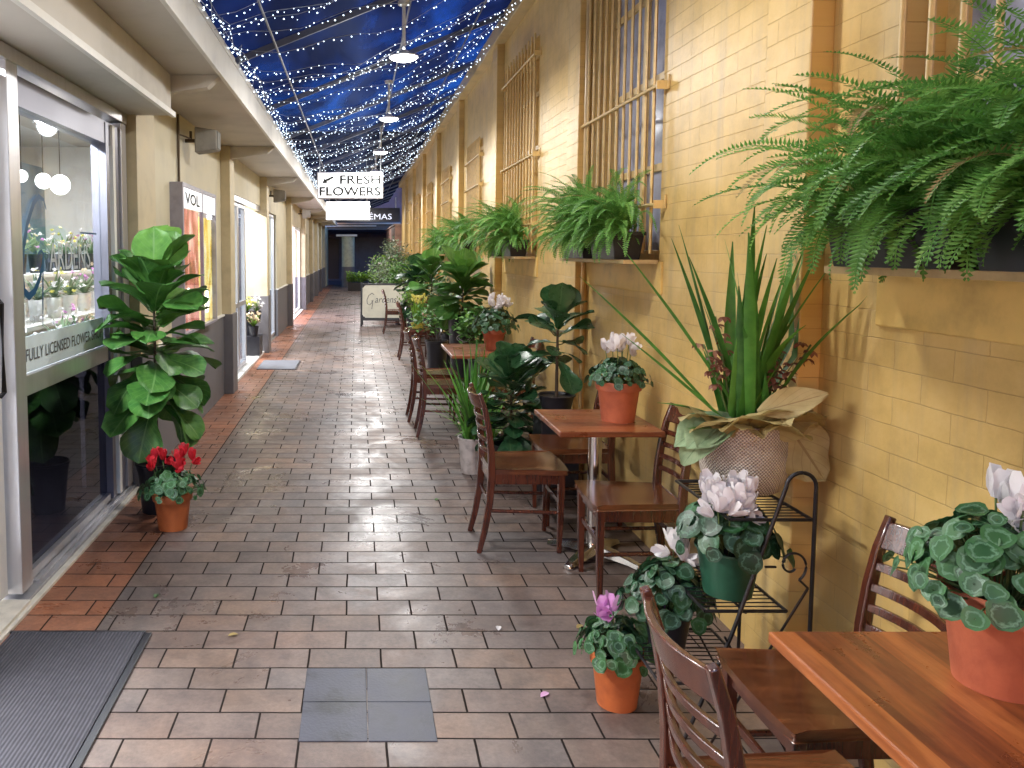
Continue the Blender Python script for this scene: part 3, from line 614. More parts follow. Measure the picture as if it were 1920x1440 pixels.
# ------------------------------------------------------------------ chairs and tables
def chair():
    t = thing('cafe_chair', 'x', 'chair')
    s = MB(); n = 10; v = []
    def out(u, q): # u back->front, q side
        x = -.205 + .425 * u; hw = .178 + .032 * u; k = 1 - .10 * max(0, abs(q) - .8) / .2 * (1 if u > .85 else 0)
        return x * (1 if u < .95 else 1) - (.012 * q * q if u > .95 else 0), hw * q
    for lev in (0, 1):
        for i in range(n + 1):
            for j in range(n + 1):
                u = i / n; q = -1 + 2 * j / n; x, yy = out(u, q)
                dip = .010 * math.exp(-((u - .42) ** 2) / .08) * (1 - q ** 4) if lev else 0
                v.append((x, yy, .470 - dip if lev else .445))
    m_ = (n + 1) ** 2; fs = []
    for i in range(n):
        for j in range(n):
            a = i * (n + 1) + j; fs.append((a, a + n + 1, a + n + 2, a + 1)[::-1]); fs.append((m_ + a, m_ + a + n + 1, m_ + a + n + 2, m_ + a + 1))
    for i in range(n):
        a = i * (n + 1); fs.append((a, a + n + 1, m_ + a + n + 1, m_ + a)[::-1]); b = a + n; fs.append((b, b + n + 1, m_ + b + n + 1, m_ + b))
        a = i; fs.append((a, a + 1, m_ + a + 1, m_ + a)); b = n * (n + 1) + i; fs.append((b, b + 1, m_ + b + 1, m_ + b)[::-1])
    s.add(v, fs); s.build('seat', SEATW, t, smooth=40, bevel=.005)
    for q in (-1, 1):
        MB().sweep([(.178, q * .176, 0), (.182, q * .176, .2), (.184, q * .176, .444)], [.024, .031, .036], [.024, .031, .036], 1).build('leg', CHAIRW, t, bevel=.003)
        pts = [(-.262, 0), (-.232, .12), (-.206, .28), (-.196, .44), (-.200, .56), (-.214, .68), (-.236, .79), (-.266, .885)]
        MB().sweep([(a, q * .172, b) for a, b in pts], [.026, .028, .03, .032, .031, .029, .027, .025], [.028, .034, .038, .040, .036, .032, .028, .022], 1).build('leg', CHAIRW, t, smooth=30, bevel=.004)
    def bxz(z): # back plane x at height z
        for (a, b), (c, d) in zip([(-.196, .44), (-.200, .56), (-.214, .68), (-.236, .79)], [(-.200, .56), (-.214, .68), (-.236, .79), (-.266, .885)]):
            if b <= z <= d: return a + (c - a) * (z - b) / (d - b)
        return -.26
    def rail(z0, z1, th, bow):
        mb = MB(); k = 12; v = []
        for i in range(k + 1):
            q = -1 + 2 * i / k; yy = q * .160; off = -bow * (1 - q * q)
            for (z, sx) in ((z0, -1), (z0, 1), (z1, 1), (z1, -1)):
                v.append((bxz(z) + off + sx * th / 2, yy, z))
        fs = [(i * 4 + j, i * 4 + (j + 1) % 4, (i + 1) * 4 + (j + 1) % 4, (i + 1) * 4 + j) for i in range(k) for j in range(4)] + [(3, 2, 1, 0), (4 * k, 4 * k + 1, 4 * k + 2, 4 * k + 3)]
        return mb.add(v, fs)
    rail(.795, .872, .020, .038).build('top_rail', CHAIRW, t, smooth=35, bevel=.004)
    for z in (.548, .608, .668, .730): rail(z, z + .024, .014, .034).build('slat', CHAIRW, t, smooth=35, bevel=.003)
    for q in (-1, 1):
        bx('apron', CHAIRW, t, -.178, .166, q * .176 - .009, q * .176 + .009, .385, .444, bevel=.002)
        MB().tube([(-.208, q * .172, .235), (.18, q * .176, .225)], .0105, 8).build('stretcher', CHAIRW, t, smooth=60)
    bx('apron', CHAIRW, t, .172, .190, -.158, .158, .385, .444, bevel=.002)
    bx('apron', CHAIRW, t, -.205, -.188, -.156, .156, .385, .444, bevel=.002)
    bx('stretcher', CHAIRW, t, .173, .188, -.16, .16, .27, .295, bevel=.002); bx('stretcher', CHAIRW, t, -.212, -.198, -.157, .157, .27, .295, bevel=.002)
    return t
GC = 'dark wooden ladder back cafe chairs'
ch0 = chair(); ch0.location = (.935, 4.43, 0); ch0['group'] = GC
ch0['label'] = 'wooden chair with its back to the walkway, left of the middle brown table'
for (x, y_, rz, lab) in [
    (1.335, 3.82, PI, 'wooden chair with glossy seat in front of the middle table, left of the wicker basket'),
    (1.33, 4.86, PI, 'wooden chair mostly hidden behind the far edge of the middle table'),
    (1.285, 2.08, PI, 'wooden chair against the yellow wall behind the nearest orange table'),
    (.925, 1.59, 0, 'nearest wooden chair, curved back seen from behind at the bottom edge'),
    (.81, 7.16, 0, 'nearer of the two walkway chairs at the long third table'),
    (.77, 7.78, 0, 'farther of the two walkway chairs at the long third table'),
    (1.32, 6.95, PI, 'wooden chair by the wall across the brown table from the two walkway chairs'),
    (.91, 12.2, 0, 'distant wooden chair carrying the green box of yellow flowers'),
    (1.2, 12.98, -PI / 2, 'distant wooden chair facing the camera behind the small far table'),
    (.81, 16.1, 0, 'farthest wooden chair, standing just in front of the white A frame sign')]:
    dup(ch0, (x, y_, 0), rz + rnd.uniform(-.04, .04), lab, GC)
def table(name, label, loc, sx, sy, mat, group=None):
    t = thing(name, label, 'table', loc, 0, group)
    MB().box(-sx / 2, sx / 2, -sy / 2, sy / 2, .722, .75).build('tabletop', mat, t, bevel=.005)
    MB().lathe([(0, .03), (.06, .03), (.055, .06), (.036, .075), (.036, .69), (.05, .70), (.16, .705), (.16, .721), (0, .721)], k=24).build('post', CHROME, t, smooth=35)
    for k in range(4):
        a = PI / 4 + k * PI / 2; u = Vector((math.cos(a), math.sin(a), 0)); w_ = Vector((-u.y, u.x, 0)); mb = MB(); v = []
        for (r_, hw, zt, zb) in ((.03, .045, .075, .03), (.12, .038, .062, .02), (.22, .032, .040, .012), (.27, .026, .026, .0)):
            for sgn, zz in ((-1, zb), (1, zb), (.6, zt), (-.6, zt)): v.append(u * r_ + w_ * hw * sgn + Vector((0, 0, zz)))
        mb.add(v, [(i * 4 + j, i * 4 + (j + 1) % 4, (i + 1) * 4 + (j + 1) % 4, (i + 1) * 4 + j) for i in range(3) for j in range(4)] + [(3, 2, 1, 0), (12, 13, 14, 15)])
        mb.build('foot', CHROME, t, smooth=40, bevel=.004)
    return t
GT = 'wooden cafe tables along the yellow wall'
table('cafe_table', 'orange wooden table nearest the camera in the bottom right corner', (1.28, 1.50, 0), .66, .60, TABLEO, GT).rotation_euler = (0, 0, PI / 2)
table('cafe_table', 'brown wooden table on a chrome post holding a terracotta pot of white cyclamen', (1.285, 4.21, 0), .53, .58, TABLEW, GT)
table('cafe_table', 'long brown wooden table with two chairs on the walkway side, third table away', (1.14, 7.30, 0), .62, .90, TABLEW, GT)
table('cafe_table', 'small distant wooden table in front of the farthest group of chairs', (1.25, 11.45, 0), .56, .55, TABLEW, GT)

# ------------------------------------------------------------------ plants
def pot(t, r, h, mat, rim=True, k=32, name='pot'):
    rb = r * .72
    pr = [(0, 0), (rb, 0), (rb * 1.01, .004), (r * .90, h * .77)]
    pr += [(r * .905, h * .775), (r * .995, h * .785), (r * 1.03, h * .985), (r * 1.02, h), (r * .93, h), (r * .88, h * .85)] if rim else [(r * .99, h * .95), (r * 1.03, h * .96), (r * 1.03, h), (r * .96, h), (r * .92, h * .9)]
    o = MB().lathe(pr, k=k).build(name, mat, t, smooth=35)
    MB().lathe([(0, h * .86), (r * .895, h * .86)], k=20).build('soil', SOIL, t)
    return o
heart = lambda t: (max(0, 1 - (2 * t - 1) ** 2) ** .42) * (1.18 - .42 * t)
def figp(t):
    w = .16 + .84 * min(1, t / .66) ** 1.3 + .10 * math.exp(-((t - .18) / .12) ** 2) - .10 * math.exp(-((t - .36) / .10) ** 2)
    return w * (math.sqrt(max(0, 1 - ((t - .66) / .34) ** 2)) if t > .66 else 1) + (.02 if t > .99 else 0)
ovalp = lambda t: math.sin(PI * min(.99, t * .97 + .03)) ** .75
def petals(mb, c, s, m=0, n=5, tilt=None):
    # swept back cyclamen petals standing up from a nodding flower
    ax = Vector((rnd.uniform(-.35, .35), rnd.uniform(-.35, .35), 1)).normalized() if tilt is None else Vector(tilt).normalized()
    u = ax.cross(Vector((1, .3, 0))).normalized(); w_ = ax.cross(u); a0 = rnd.random() * 6
    for k in range(n):
        a = a0 + 2 * PI * k / n; o = u * math.cos(a) + w_ * math.sin(a)
        mb.leaf(Vector(c) + o * s * .10, ax * 1.0 + o * rnd.uniform(.25, .75), -o + ax * .35, s * rnd.uniform(.85, 1.15), s * .50, lambda t_: .35 + .75 * math.sin(PI * min(.92, t_ * .85 + .06)), 4, 1, -.35, .25, wave=.05, rv=rnd.random(), m=m)
def cyclamen(name, label, loc, potmat, pr, ph, spread, nl, ls, leafm, petm, fl, fs=.05, rim=True, group=None, lh=.07, seed=1, reach=.0):
    rnd.seed(seed)
    t = thing(name, label, 'potted plant', loc, 0, group); pot(t, pr, ph, potmat, rim)
    f = MB()
    for k in range(nl):
        q = math.sqrt((k + .5) / nl); a = k * 2.39996 + rnd.uniform(-.3, .3)
        r_ = spread * q * rnd.uniform(.85, 1.08); z = ph + lh * (1 - q ** 2.2) * rnd.uniform(.7, 1.25) + .015 - .05 * max(0, q - .75) * 2
        o = Vector((math.cos(a), math.sin(a), 0)); c = Vector((o.x * r_, o.y * r_, z))
        n_ = (UP * (1.15 - q * .75) + o * (q * 1.0) + Vector((rnd.uniform(-.5, .5), rnd.uniform(-.5, .5), 0))).normalized()
        d = (o - n_ * o.dot(n_)); d = d.normalized() if d.length > .1 else Vector((1, 0, 0))
        s_ = ls * rnd.uniform(.5, 1.12)
        f.leaf(c - d * s_ * .5, d, n_, s_, s_ * 1.05, heart, 7, 3, .25, .10, wave=.022, rv=rnd.random())
        if k % 2 == 0: f.tube([Vector((o.x * pr * .3, o.y * pr * .3, ph * .86)), Vector((o.x * r_ * .7, o.y * r_ * .7, (ph + z) / 2)), c], .0022, 4, m=1, cap=False)
    f.build('foliage', [leafm, GSTEM], t, smooth=180)
    for (dx, dy, dz) in fl:
        b = MB(); c = Vector((dx, dy, dz)); b.tube([Vector((dx * .2, dy * .2, ph)), Vector((dx * .8, dy * .8, (ph + dz) / 2)), c], .0025, 5, m=1, cap=False)
        petals(b, c, fs * 1.15); petals(b, c + Vector((rnd.uniform(-.02, .02), rnd.uniform(-.02, .02), -.014)), fs * .95, tilt=(rnd.uniform(-1, 1), rnd.uniform(-1, 0), rnd.uniform(.2, .9)))
        b.build('flower', [petm, GSTEM], t, smooth=180)
    return t
def ring_fl(n, r, z, seed, zj=.03, cx=0, cy=0):
    q = random.Random(seed); o = []
    for k in range(n):
        a = k * 2.4 + q.random(); rr = r * math.sqrt((k + .5) / n); o.append((cx + rr * math.cos(a), cy + rr * math.sin(a), z + q.uniform(-zj, zj)))
    return o
cyclamen('potted_cyclamen', 'red flowering cyclamen in an orange terracotta pot at the foot of the tall leafy plant', (-1.10, 4.66, 0), TERRAO, .118, .225, .20, 150, .058, CYCP, PETR, ring_fl(7, .14, .40, 3, .035), .062, lh=.10, seed=3)
cyclamen('potted_cyclamen', 'white cyclamen in a terracotta pot on the middle brown table', (1.40, 4.20, .75), TERRA, .118, .215, .165, 140, .050, CYC, PETW, ring_fl(7, .085, .385, 5, .03), .055, lh=.09, seed=4)
cyclamen('potted_cyclamen', 'white cyclamen with large dark leaves in a green plastic pot on the wire stand', (1.25, 2.60, .506), GREENP, .105, .16, .175, 62, .094, CYC, PETW, ring_fl(15, .075, .33, 7, .028, -.03, -.05), .058, rim=False, lh=.13, seed=5)
cyclamen('potted_cyclamen', 'dark leaved cyclamen with one white bloom in a black pot on the lowest wire shelf', (1.10, 2.72, .265), BLACKP, .085, .14, .165, 120, .060, CYC, PETW, ring_fl(3, .02, .33, 9, .015, .03, .0), .062, rim=False, lh=.13, seed=6)
cyclamen('potted_cyclamen', 'pink flowering cyclamen in an orange terracotta pot on the paving below the wire stand', (.955, 2.80, 0), TERRAO, .098, .20, .155, 100, .060, CYCP, PETP, [(-.065, .0, .345), (-.03, -.03, .36), (.135, -.05, .345), (.15, -.02, .325)], .058, lh=.09, seed=7)
cyclamen('potted_cyclamen', 'white cyclamen in a red clay pot on the nearest orange table at the right edge', (1.345, 1.60, .75), TERRA, .112, .205, .205, 170, .054, CYCP, PETW, ring_fl(8, .06, .355, 11, .04, .03, 0), .060, lh=.12, seed=8)
cyclamen('potted_cyclamen', 'bushy white cyclamen in a terracotta pot on the third table away', (1.27, 7.30, .75), TERRA, .11, .19, .24, 200, .055, CYC, PETW, ring_fl(9, .12, .43, 13, .04, .03), .06, lh=.17, seed=9)

# --- tall leafy plant
def fig(name, label, loc, potmat, pr, ph, H, nl, LL, mat, seed=1, z0=.35, spread=1.0, clamp=None, top=True, group=None, bend=(0, 0)):
    rnd.seed(seed); t = thing(name, label, 'potted plant', loc, 0, group); pot(t, pr, ph, potmat, False)
    path = [(0, 0, ph * .85), (bend[0] * .3, bend[1] * .3, ph + (H - ph) * .35), (bend[0] * .8, bend[1] * .8, ph + (H - ph) * .7), (bend[0], bend[1], H)]
    MB().tube(path, [.013, .011, .009, .006], 8).build('trunk', STEM, t, smooth=60)
    f = MB()
    for k in range(nl):
        u = (k + .5) / nl; z = z0 + (H - z0) * u ** .85; a = k * 2.39996 + rnd.uniform(-.4, .4)
        el = -.5 + 1.6 * u + rnd.uniform(-.35, .35)
        o = Vector((math.cos(a), math.sin(a), 0)); d = o * math.cos(el) + UP * math.sin(el)
        tt_ = (z - ph) / (H - ph); base = Vector((bend[0] * max(0, tt_), bend[1] * max(0, tt_), z)) + o * .03
        l_ = LL * rnd.uniform(.65, 1.2) * (1.1 - .25 * abs(u - .6)) * spread
        f.tube([base - o * .03, base + d * .03], .004, 5, m=1, cap=False)
        f.leaf(base + d * .02, d, UP * math.cos(el) - o * math.sin(el) + Vector((rnd.uniform(-.5, .5), rnd.uniform(-.5, .5), 0)), l_, l_ * .66, figp, 12, 3, rnd.uniform(.3, 1.0), .22, wave=.028, rv=rnd.random() * (.4 + .6 * u), clamp=clamp)
    if top:
        for a, el in ((-1.3, 1.35), (1.9, 1.25), (.3, 1.2)):
            o = Vector((math.cos(a), math.sin(a), 0)); d = o * math.cos(el) + UP * math.sin(el)
            f.leaf(Vector((bend[0], bend[1], H - .03)), d, -Vector((0, 1, 0)) + UP * .1, LL * 1.15, LL * .8, figp, 12, 3, .15, .2, wave=.03, rv=.75, clamp=clamp)
    f.build('foliage', [mat, GSTEM], t, smooth=180)
    return t
def cl_left(p): p.x = max(p.x, -.26); return p
fig('fiddle_leaf_fig', 'tall fiddle leaf fig with big glossy leaves beside the first shop window', (-1.27, 4.98, 0), BLACKP, .135, .32, 1.46, 80, .33, FIG, 21, z0=.68, clamp=cl_left, spread=1.05)
pl = thing('plant_plinth', 'dark plinth under the small leafy plant behind the middle table', 'plinth', (1.38, 5.42, 0))
MB().box(-.13, .13, -.13, .13, 0, .50).build('plinth_body', BLACKP, pl, bevel=.004); MB().box(-.14, .14, -.14, .14, .502, .52).build('plinth_top', BLACKM, pl, bevel=.003)
fig('fiddle_leaf_fig', 'slender fig sapling with twin bare stems in a black pot behind the middle table', (1.38, 5.42, .52), BLACKP, .125, .15, .68, 22, .24, FIGD, 22, z0=.34, clamp=lambda p: Vector((min(p.x, .22), p.y, p.z)), spread=1.0)
fig('rubber_plant', 'low dark leaved plant with round leaves between the spiky plant and the middle table', (1.12, 5.68, 0), BLACKP, .13, .26, .76, 60, .24, FIGD, 23, z0=.26, spread=1.05)
# black barrel planter with emblem and fig, beyond third table
bp_ = fig('fiddle_leaf_fig', 'broad leaved fig in a tall black planter with oval emblem beyond the third table', (1.24, 9.25, 0), BLACKP, .17, .90, 1.36, 60, .32, FIG, 24, z0=.92, clamp=lambda p: Vector((min(p.x, .3), p.y, p.z)), spread=1.1)
eb = MB()
for (sx_, sz_, w_) in ((.085, .045, .006), (.06, .028, .005)):
    pts = [(sx_ * math.cos(a), -.1655, .66 + sz_ * math.sin(a)) for a in [2 * PI * i / 20 for i in range(21)]]
    rb_ = ribbon(pts, w_, (0, 1, 0)); eb.add(rb_.v, rb_.f)
eb.build('emblem', WHITEV, bp_)
fig('fiddle_leaf_fig', 'distant broad leaved fig beside the small far table', (1.32, 13.9, 0), BLACKP, .16, .6, 1.35, 50, .36, FIG, 25, z0=.65, clamp=lambda p: Vector((min(p.x, .22), p.y, p.z)))
fig('fiddle_leaf_fig', 'distant dark fig in the row of plants beyond the farthest table', (1.15, 15.2, 0), BLACKP, .16, .5, 1.25, 50, .36, FIGD, 26, z0=.5, clamp=lambda p: Vector((min(p.x, .4), p.y, p.z)))

# --- ferns
def frond(mb, base, az, el, Ln, droop, W, rv, clamp=None, step=.0125, m=0):
    o = Vector((math.cos(az), math.sin(az), 0)); d = o * math.cos(el) + UP * math.sin(el); side = Vector((-o.y, o.x, 0))
    n_ = max(10, int(Ln / step)); p = Vector(base); st = Ln / n_; a = el; P = []; tw = rnd.uniform(-.5, .5)
    for i in range(n_ + 1):
        t = i / n_; a = el - droop * t ** 1.25; d = o * math.cos(a) + UP * math.sin(a)
        q = clamp(p.copy()) if clamp else p
        P.append(q.copy())
        if i > 2 and i < n_:
            l_ = W * (math.sin(PI * min(1, t * .9 + .12)) ** .45) * (1 - .30 * t); up = side.cross(d)
            for sg in (-1, 1):
                pd = (side * sg * math.cos(.35) + d * .42 + up * (-.28 + tw * sg * .5 + rnd.uniform(-.12, .12))).normalized()
                tip = q + pd * l_ * rnd.uniform(.85, 1.1); wd = d * st * .52; wd = wd * .85; mid = q + pd * l_ * .4 + up * .002
                v = [q, mid - wd, tip, mid + wd]
                if clamp: v = [clamp(x.copy()) for x in v]
                mb.add(v, [(0, 1, 2, 3)], r=min(1, max(0, rv + rnd.uniform(-.12, .12))), m=m)
        p = p + d * st
    mb.add([x for q in P[::3] for x in (q - side * .0016, q + side * .0016)], [(2 * i, 2 * i + 1, 2 * i + 3, 2 * i + 2) for i in range(len(P[::3]) - 1)], r=.25)
def fern(name, label, loc, ly, n, Lmin, Lmax, seed, W=.042, step=.0125, clampx=.10, group='boston ferns in black troughs on the window ledges', square=False, bias=0, hmax=1.45):
    rnd.seed(seed); t = thing(name, label, 'fern', loc, 0, group)
    hy = ly / 2; mb = MB(); v = []
    for (z, kx, ky) in ((0, .070, hy - .025), (.15, .088, hy), (.15, .079, hy - .009), (.02, .064, hy - .034)):
        v += [(-kx, -ky, z), (kx, -ky, z), (kx, ky, z), (-kx, ky, z)]
    fs = [(i * 4 + j, i * 4 + (j + 1) % 4, (i + 1) * 4 + (j + 1) % 4, (i + 1) * 4 + j) for i in range(3) for j in range(4)] + [(3, 2, 1, 0), (12, 13, 14, 15)]
    mb.add(v, fs); mb.box(-.094, -.0885, -hy - .006, hy + .006, .132, .154).box(.0885, .094, -hy - .006, hy + .006, .132, .154).box(-.0885, .0885, -hy - .006, -hy - .0005, .132, .154).box(-.0885, .0885, hy + .0005, hy + .006, .132, .154)
    mb.build('trough', BLACKP, t, bevel=.004)
    MB().box(-.078, .078, -hy + .01, hy - .01, .12, .135).build('soil', SOIL, t)
    f = MB(); cl = lambda p: Vector((min(p.x, clampx), p.y, p.z))
    for k in range(n):
        az = rnd.uniform(PI * .42, PI * 1.58) if rnd.random() < .8 else rnd.uniform(-PI * .42, PI * .42)
        az += bias * rnd.random()
        el = rnd.uniform(.05, hmax + .12); Ln = rnd.uniform(Lmin, Lmax) * (.60 + .55 * min(1, el / 1.2))
        if abs((az % (2 * PI)) - PI) > PI * .58: Ln *= .6; el = max(el, .9)
        base = Vector((rnd.uniform(-.05, .05), rnd.uniform(-hy * .85, hy * .85), .14))
        frond(f, base, az, el, Ln, .3 * el + rnd.uniform(.8, 2.1), W * rnd.uniform(.8, 1.15), rnd.betavariate(1.6, 1.6), cl, step, 1 if rnd.random() < .03 else 0)
    f.build('foliage', [FERN, DRYLEAF], t)
    return t
XF = 1.50; ZF = 1.607
fern('potted_fern', 'large boston fern at the top right corner, farther trough on the nearest ledge', (1.475, 2.12, ZF), .50, 240, .30, .60, 31, W=.052, step=.0115, clampx=.075, hmax=1.45)
fern('potted_fern', 'large boston fern cut by the right edge of the photo on the nearest ledge', (1.475, 1.57, ZF), .50, 220, .30, .60, 32, W=.052, step=.0115, clampx=.075)
fern('potted_fern', 'full boston fern in the near trough of the second barred window', (XF, 4.62, ZF), .46, 230, .28, .52, 33, clampx=.05)
fern('potted_fern', 'full boston fern in the far trough of the second barred window', (XF, 5.25, ZF), .50, 250, .30, .56, 34, clampx=.05)
fern('potted_fern', 'boston fern in the near trough under the tall orange grille of the third window', (XF, 7.6, ZF), .48, 190, .36, .62, 35, clampx=.05, step=.016)
fern('potted_fern', 'boston fern in the far trough under the tall orange grille of the third window', (XF, 8.3, ZF), .48, 190, .36, .62, 36, clampx=.05, step=.016)
fern('potted_fern', 'boston fern under the fourth window with its small low grille', (XF, 10.8, ZF), .50, 170, .38, .62, 37, clampx=.05, step=.018, hmax=1.5)
fern('potted_fern', 'boston fern at the far end of the fourth window ledge', (XF, 11.4, ZF), .46, 150, .38, .6, 38, clampx=.05, step=.02, hmax=1.5)
fern('potted_fern', 'small round fern farthest along the wall, under the fifth window', (XF, 14.2, ZF), .50, 170, .34, .55, 39, clampx=.05, step=.02, hmax=1.5)

# --- orchid basket with strap leaves
def basket():
    rnd.seed(41)
    t = thing('basket_plant', 'wicker basket with dry tan leaves and long upright strap leaves on the wire stand', 'potted plant', (1.385, 2.80, .806))
    MB().lathe([(0, 0), (.108, 0), (.126, .012), (.141, .06), (.149, .12), (.150, .18), (.147, .245), (.139, .245), (.141, .18), (.132, .05), (0, .03)], k=40).build('basket', WEAVE, t, smooth=50)
    f = MB()
    def strap(a, el, Ln, dr, W=.034, b=(0, 0), rv=.5):
        o = Vector((math.cos(a), math.sin(a), 0)); d = o * math.cos(el) + UP * math.sin(el)
        f.leaf(Vector((b[0], b[1], .20)), d, UP * math.cos(el) - o * math.sin(el), Ln, W, lambda q: (.55 + .45 * math.sin(PI * min(1, q * .8 + .1))) * (1 if q < .6 else max(.03, (1 - q) / .4) ** .6), 14, 1, dr, .35, rv=rv, clamp=lambda p: Vector((min(p.x, .235 if p.y < -.1 else .155), p.y, p.z)))
    for a, el, Ln, dr in ((3.35, .80, .84, .10), (3.2, .98, .86, .10), (3.25, .70, .60, .05), (3.0, 1.34, .78, .05), (3.4, 1.20, .70, .10), (4.7, 1.53, .82, .0), (.4, 1.5, .62, .15), (-.3, 1.38, .70, .25), (-.6, 1.28, .74, .30), (.1, 1.24, .66, .35), (-1.0, 1.33, .72, .2), (3.3, .5, .36, .4), (3.6, .25, .28, .2), (-.9, 1.2, .62, .45), (5.2, 1.45, .66, .1), (4.0, 1.48, .55, .2), (2.6, 1.4, .5, .2), (1.2, 1.5, .7, .1), (-1.4, 1.44, .5, .9), (-.2, 1.15, .5, .3), (5.6, 1.5, .45, .2), (3.9, 1.36, .45, .5)):
        strap(a + rnd.uniform(-.08, .08), el, Ln * .98, dr, rnd.uniform(.030, .042), (rnd.uniform(-.05, .05), rnd.uniform(-.05, .05)), rnd.random())
    for k in range(12): strap(rnd.uniform(2.6, 6.8), rnd.uniform(1.22, 1.5), rnd.uniform(.5, .78), rnd.uniform(0, .2), rnd.uniform(.03, .04), (rnd.uniform(-.06, .06), rnd.uniform(-.06, .06)), rnd.random())
    for k in range(14): strap(rnd.random() * 6.3, rnd.uniform(1.1, 1.5), rnd.uniform(.22, .42), .3, .024, (rnd.uniform(-.08, .08), rnd.uniform(-.08, .08)), rnd.random())
    f.build('foliage', STRAP, t, smooth=180)
    for (a, el, Ln, zz) in ((3.3, 1.22, .34, 0), (3.1, 1.42, .42, 0), (-.6, 1.15, .36, 0), (-.4, 1.35, .30, 0)):
        o = Vector((math.cos(a), math.sin(a), 0)); d = o * math.cos(el) + UP * math.sin(el); P0 = Vector((o.x * .04, o.y * .04, .2)); s_ = MB()
        s_.tube([P0, P0 + d * Ln * .5, P0 + d * Ln + o * .01], [.004, .004, .003], 5, m=1)
        for q in range(7):
            c = P0 + d * Ln * (.55 + .075 * q) + Vector((rnd.uniform(-.02, .02), rnd.uniform(-.02, .02), 0))
            for w_ in range(5):
                b_ = 2 * PI * w_ / 5 + rnd.random()
                s_.leaf(c, (math.cos(b_), math.sin(b_) * .6 - .3, rnd.uniform(-.7, .3)), (0, -.4, 1), .032, .017, ovalp, 3, 1, 1.0, .3, rv=rnd.random() ** 1.5)
        s_.build('flower_spike', [BROWNF, GSTEM], t, smooth=180)
    # dry leaves collaring the rim
    w_ = MB()
    for (a, el, Ln, W, dr, rv) in ((4.35, .62, .16, .30, .5, .6), (5.25, .7, .16, .26, .45, .8), (3.8, .6, .15, .24, .5, .4), (4.8, .95, .14, .30, .6, .5), (5.9, .7, .14, .22, .6, .7), (3.2, .7, .14, .2, .5, .3)):
        o = Vector((math.cos(a), math.sin(a), 0)); d = o * math.cos(el) + UP * math.sin(el)
        w_.leaf(Vector((o.x * .09, o.y * .09, .235)), d, UP, Ln, W, lambda q: .75 + .5 * math.sin(PI * min(1, q * .9)) * (1 if q < .85 else .9), 8, 4, dr, -.25, wave=.05, rv=rv)
    w_.leaf((-.02, -.13, .30), (.75, -.35, .30), (-.2, -.9, .5), .22, .10, ovalp, 8, 3, -.2, .4, wave=.08, rv=1)
    w_.build('dry_leaf', DRYLEAF, t, smooth=180)
    MB().leaf((.10, -.10, .25), (.45, -.25, -.75), (-.1, -1, .1), .22, .20, heart, 10, 4, .2, -.2, wave=.05, rv=.8, clamp=lambda p: Vector((min(p.x, .235), min(p.y, -.09), p.z))).build('dry_leaf', DRYLEAF, t, smooth=180)
    g_ = MB()
    for a, l_ in ((3.5, .2), (3.35, .24), (3.2, .22), (3.7, .18)):
        g_.leaf((-.08, -.06, .27), (math.cos(a), math.sin(a), -.25 - rnd.random() * .5), (0, -.5, 1), l_, .13, ovalp, 8, 3, .7, .25, wave=.06, rv=rnd.random())
    g_.build('fan_leaf', PALELEAF, t, smooth=180)
basket()
# --- wire stand
def stand():
    t = thing('plant_stand', 'black wire three tier plant stand with curled side frames beside the pilaster', 'plant stand', (1.25, 2.65, 0), world=True)
    for (x0, x1, z) in ((1.19, 1.45, .80), (1.12, 1.38, .50), (.98, 1.31, .26)):
        y0, y1 = 2.47, 2.90 if z > .7 else 2.84
        s = MB()
        for p, q in (((x0, y0, z), (x1, y0, z)), ((x0, y1, z), (x1, y1, z)), ((x0, y0, z), (x0, y1, z)), ((x1, y0, z), (x1, y1, z))): s.tube([p, q], .0055, 6)
        k = int((y1 - y0) / .027)
        for i in range(1, k):
            yy = y0 + (y1 - y0) * i / k; s.tube([(x0, yy, z + .003), (x1, yy, z + .003)], .0022, 5)
        s.tube([((x0 + x1) / 2, y0, z - .006), ((x0 + x1) / 2, y1, z - .006)], .004, 5)
        s.build('shelf', BLACKM, t, smooth=60)
    for yy in (2.46, 2.915):
        s = MB()
        arc = [(1.405 + .047 * math.cos(a), yy, .91 + .045 * math.sin(a)) for a in [rad(x) for x in range(0, 181, 15)]]
        s.tube([(1.452, yy, 0)] + arc + [(1.20, yy, .42), (1.03, yy, 0)], .0065, 8)
        s.tube([(1.44, yy, .30 + .28), (1.14, yy, .05)], .004, 6); s.tube([(1.18, yy, .42), (1.40, yy, .02)], .004, 6)
        cur = [(1.385 + (.052 - .0000) * (1 - i / 40) * math.cos(rad(-60 + i * 13)), yy, .655 + .055 * (1 - i / 40) * math.sin(rad(-60 + i * 13))) for i in range(0, 30)]
        s.tube(cur, .004, 6); s.tube([cur[0], (1.44, yy, .58)], .004, 6); s.tube([(1.30, yy, .65), (1.335, yy, .65)], .004, 6)
        s.build('side_frame', BLACKM, t, smooth=60)
stand()
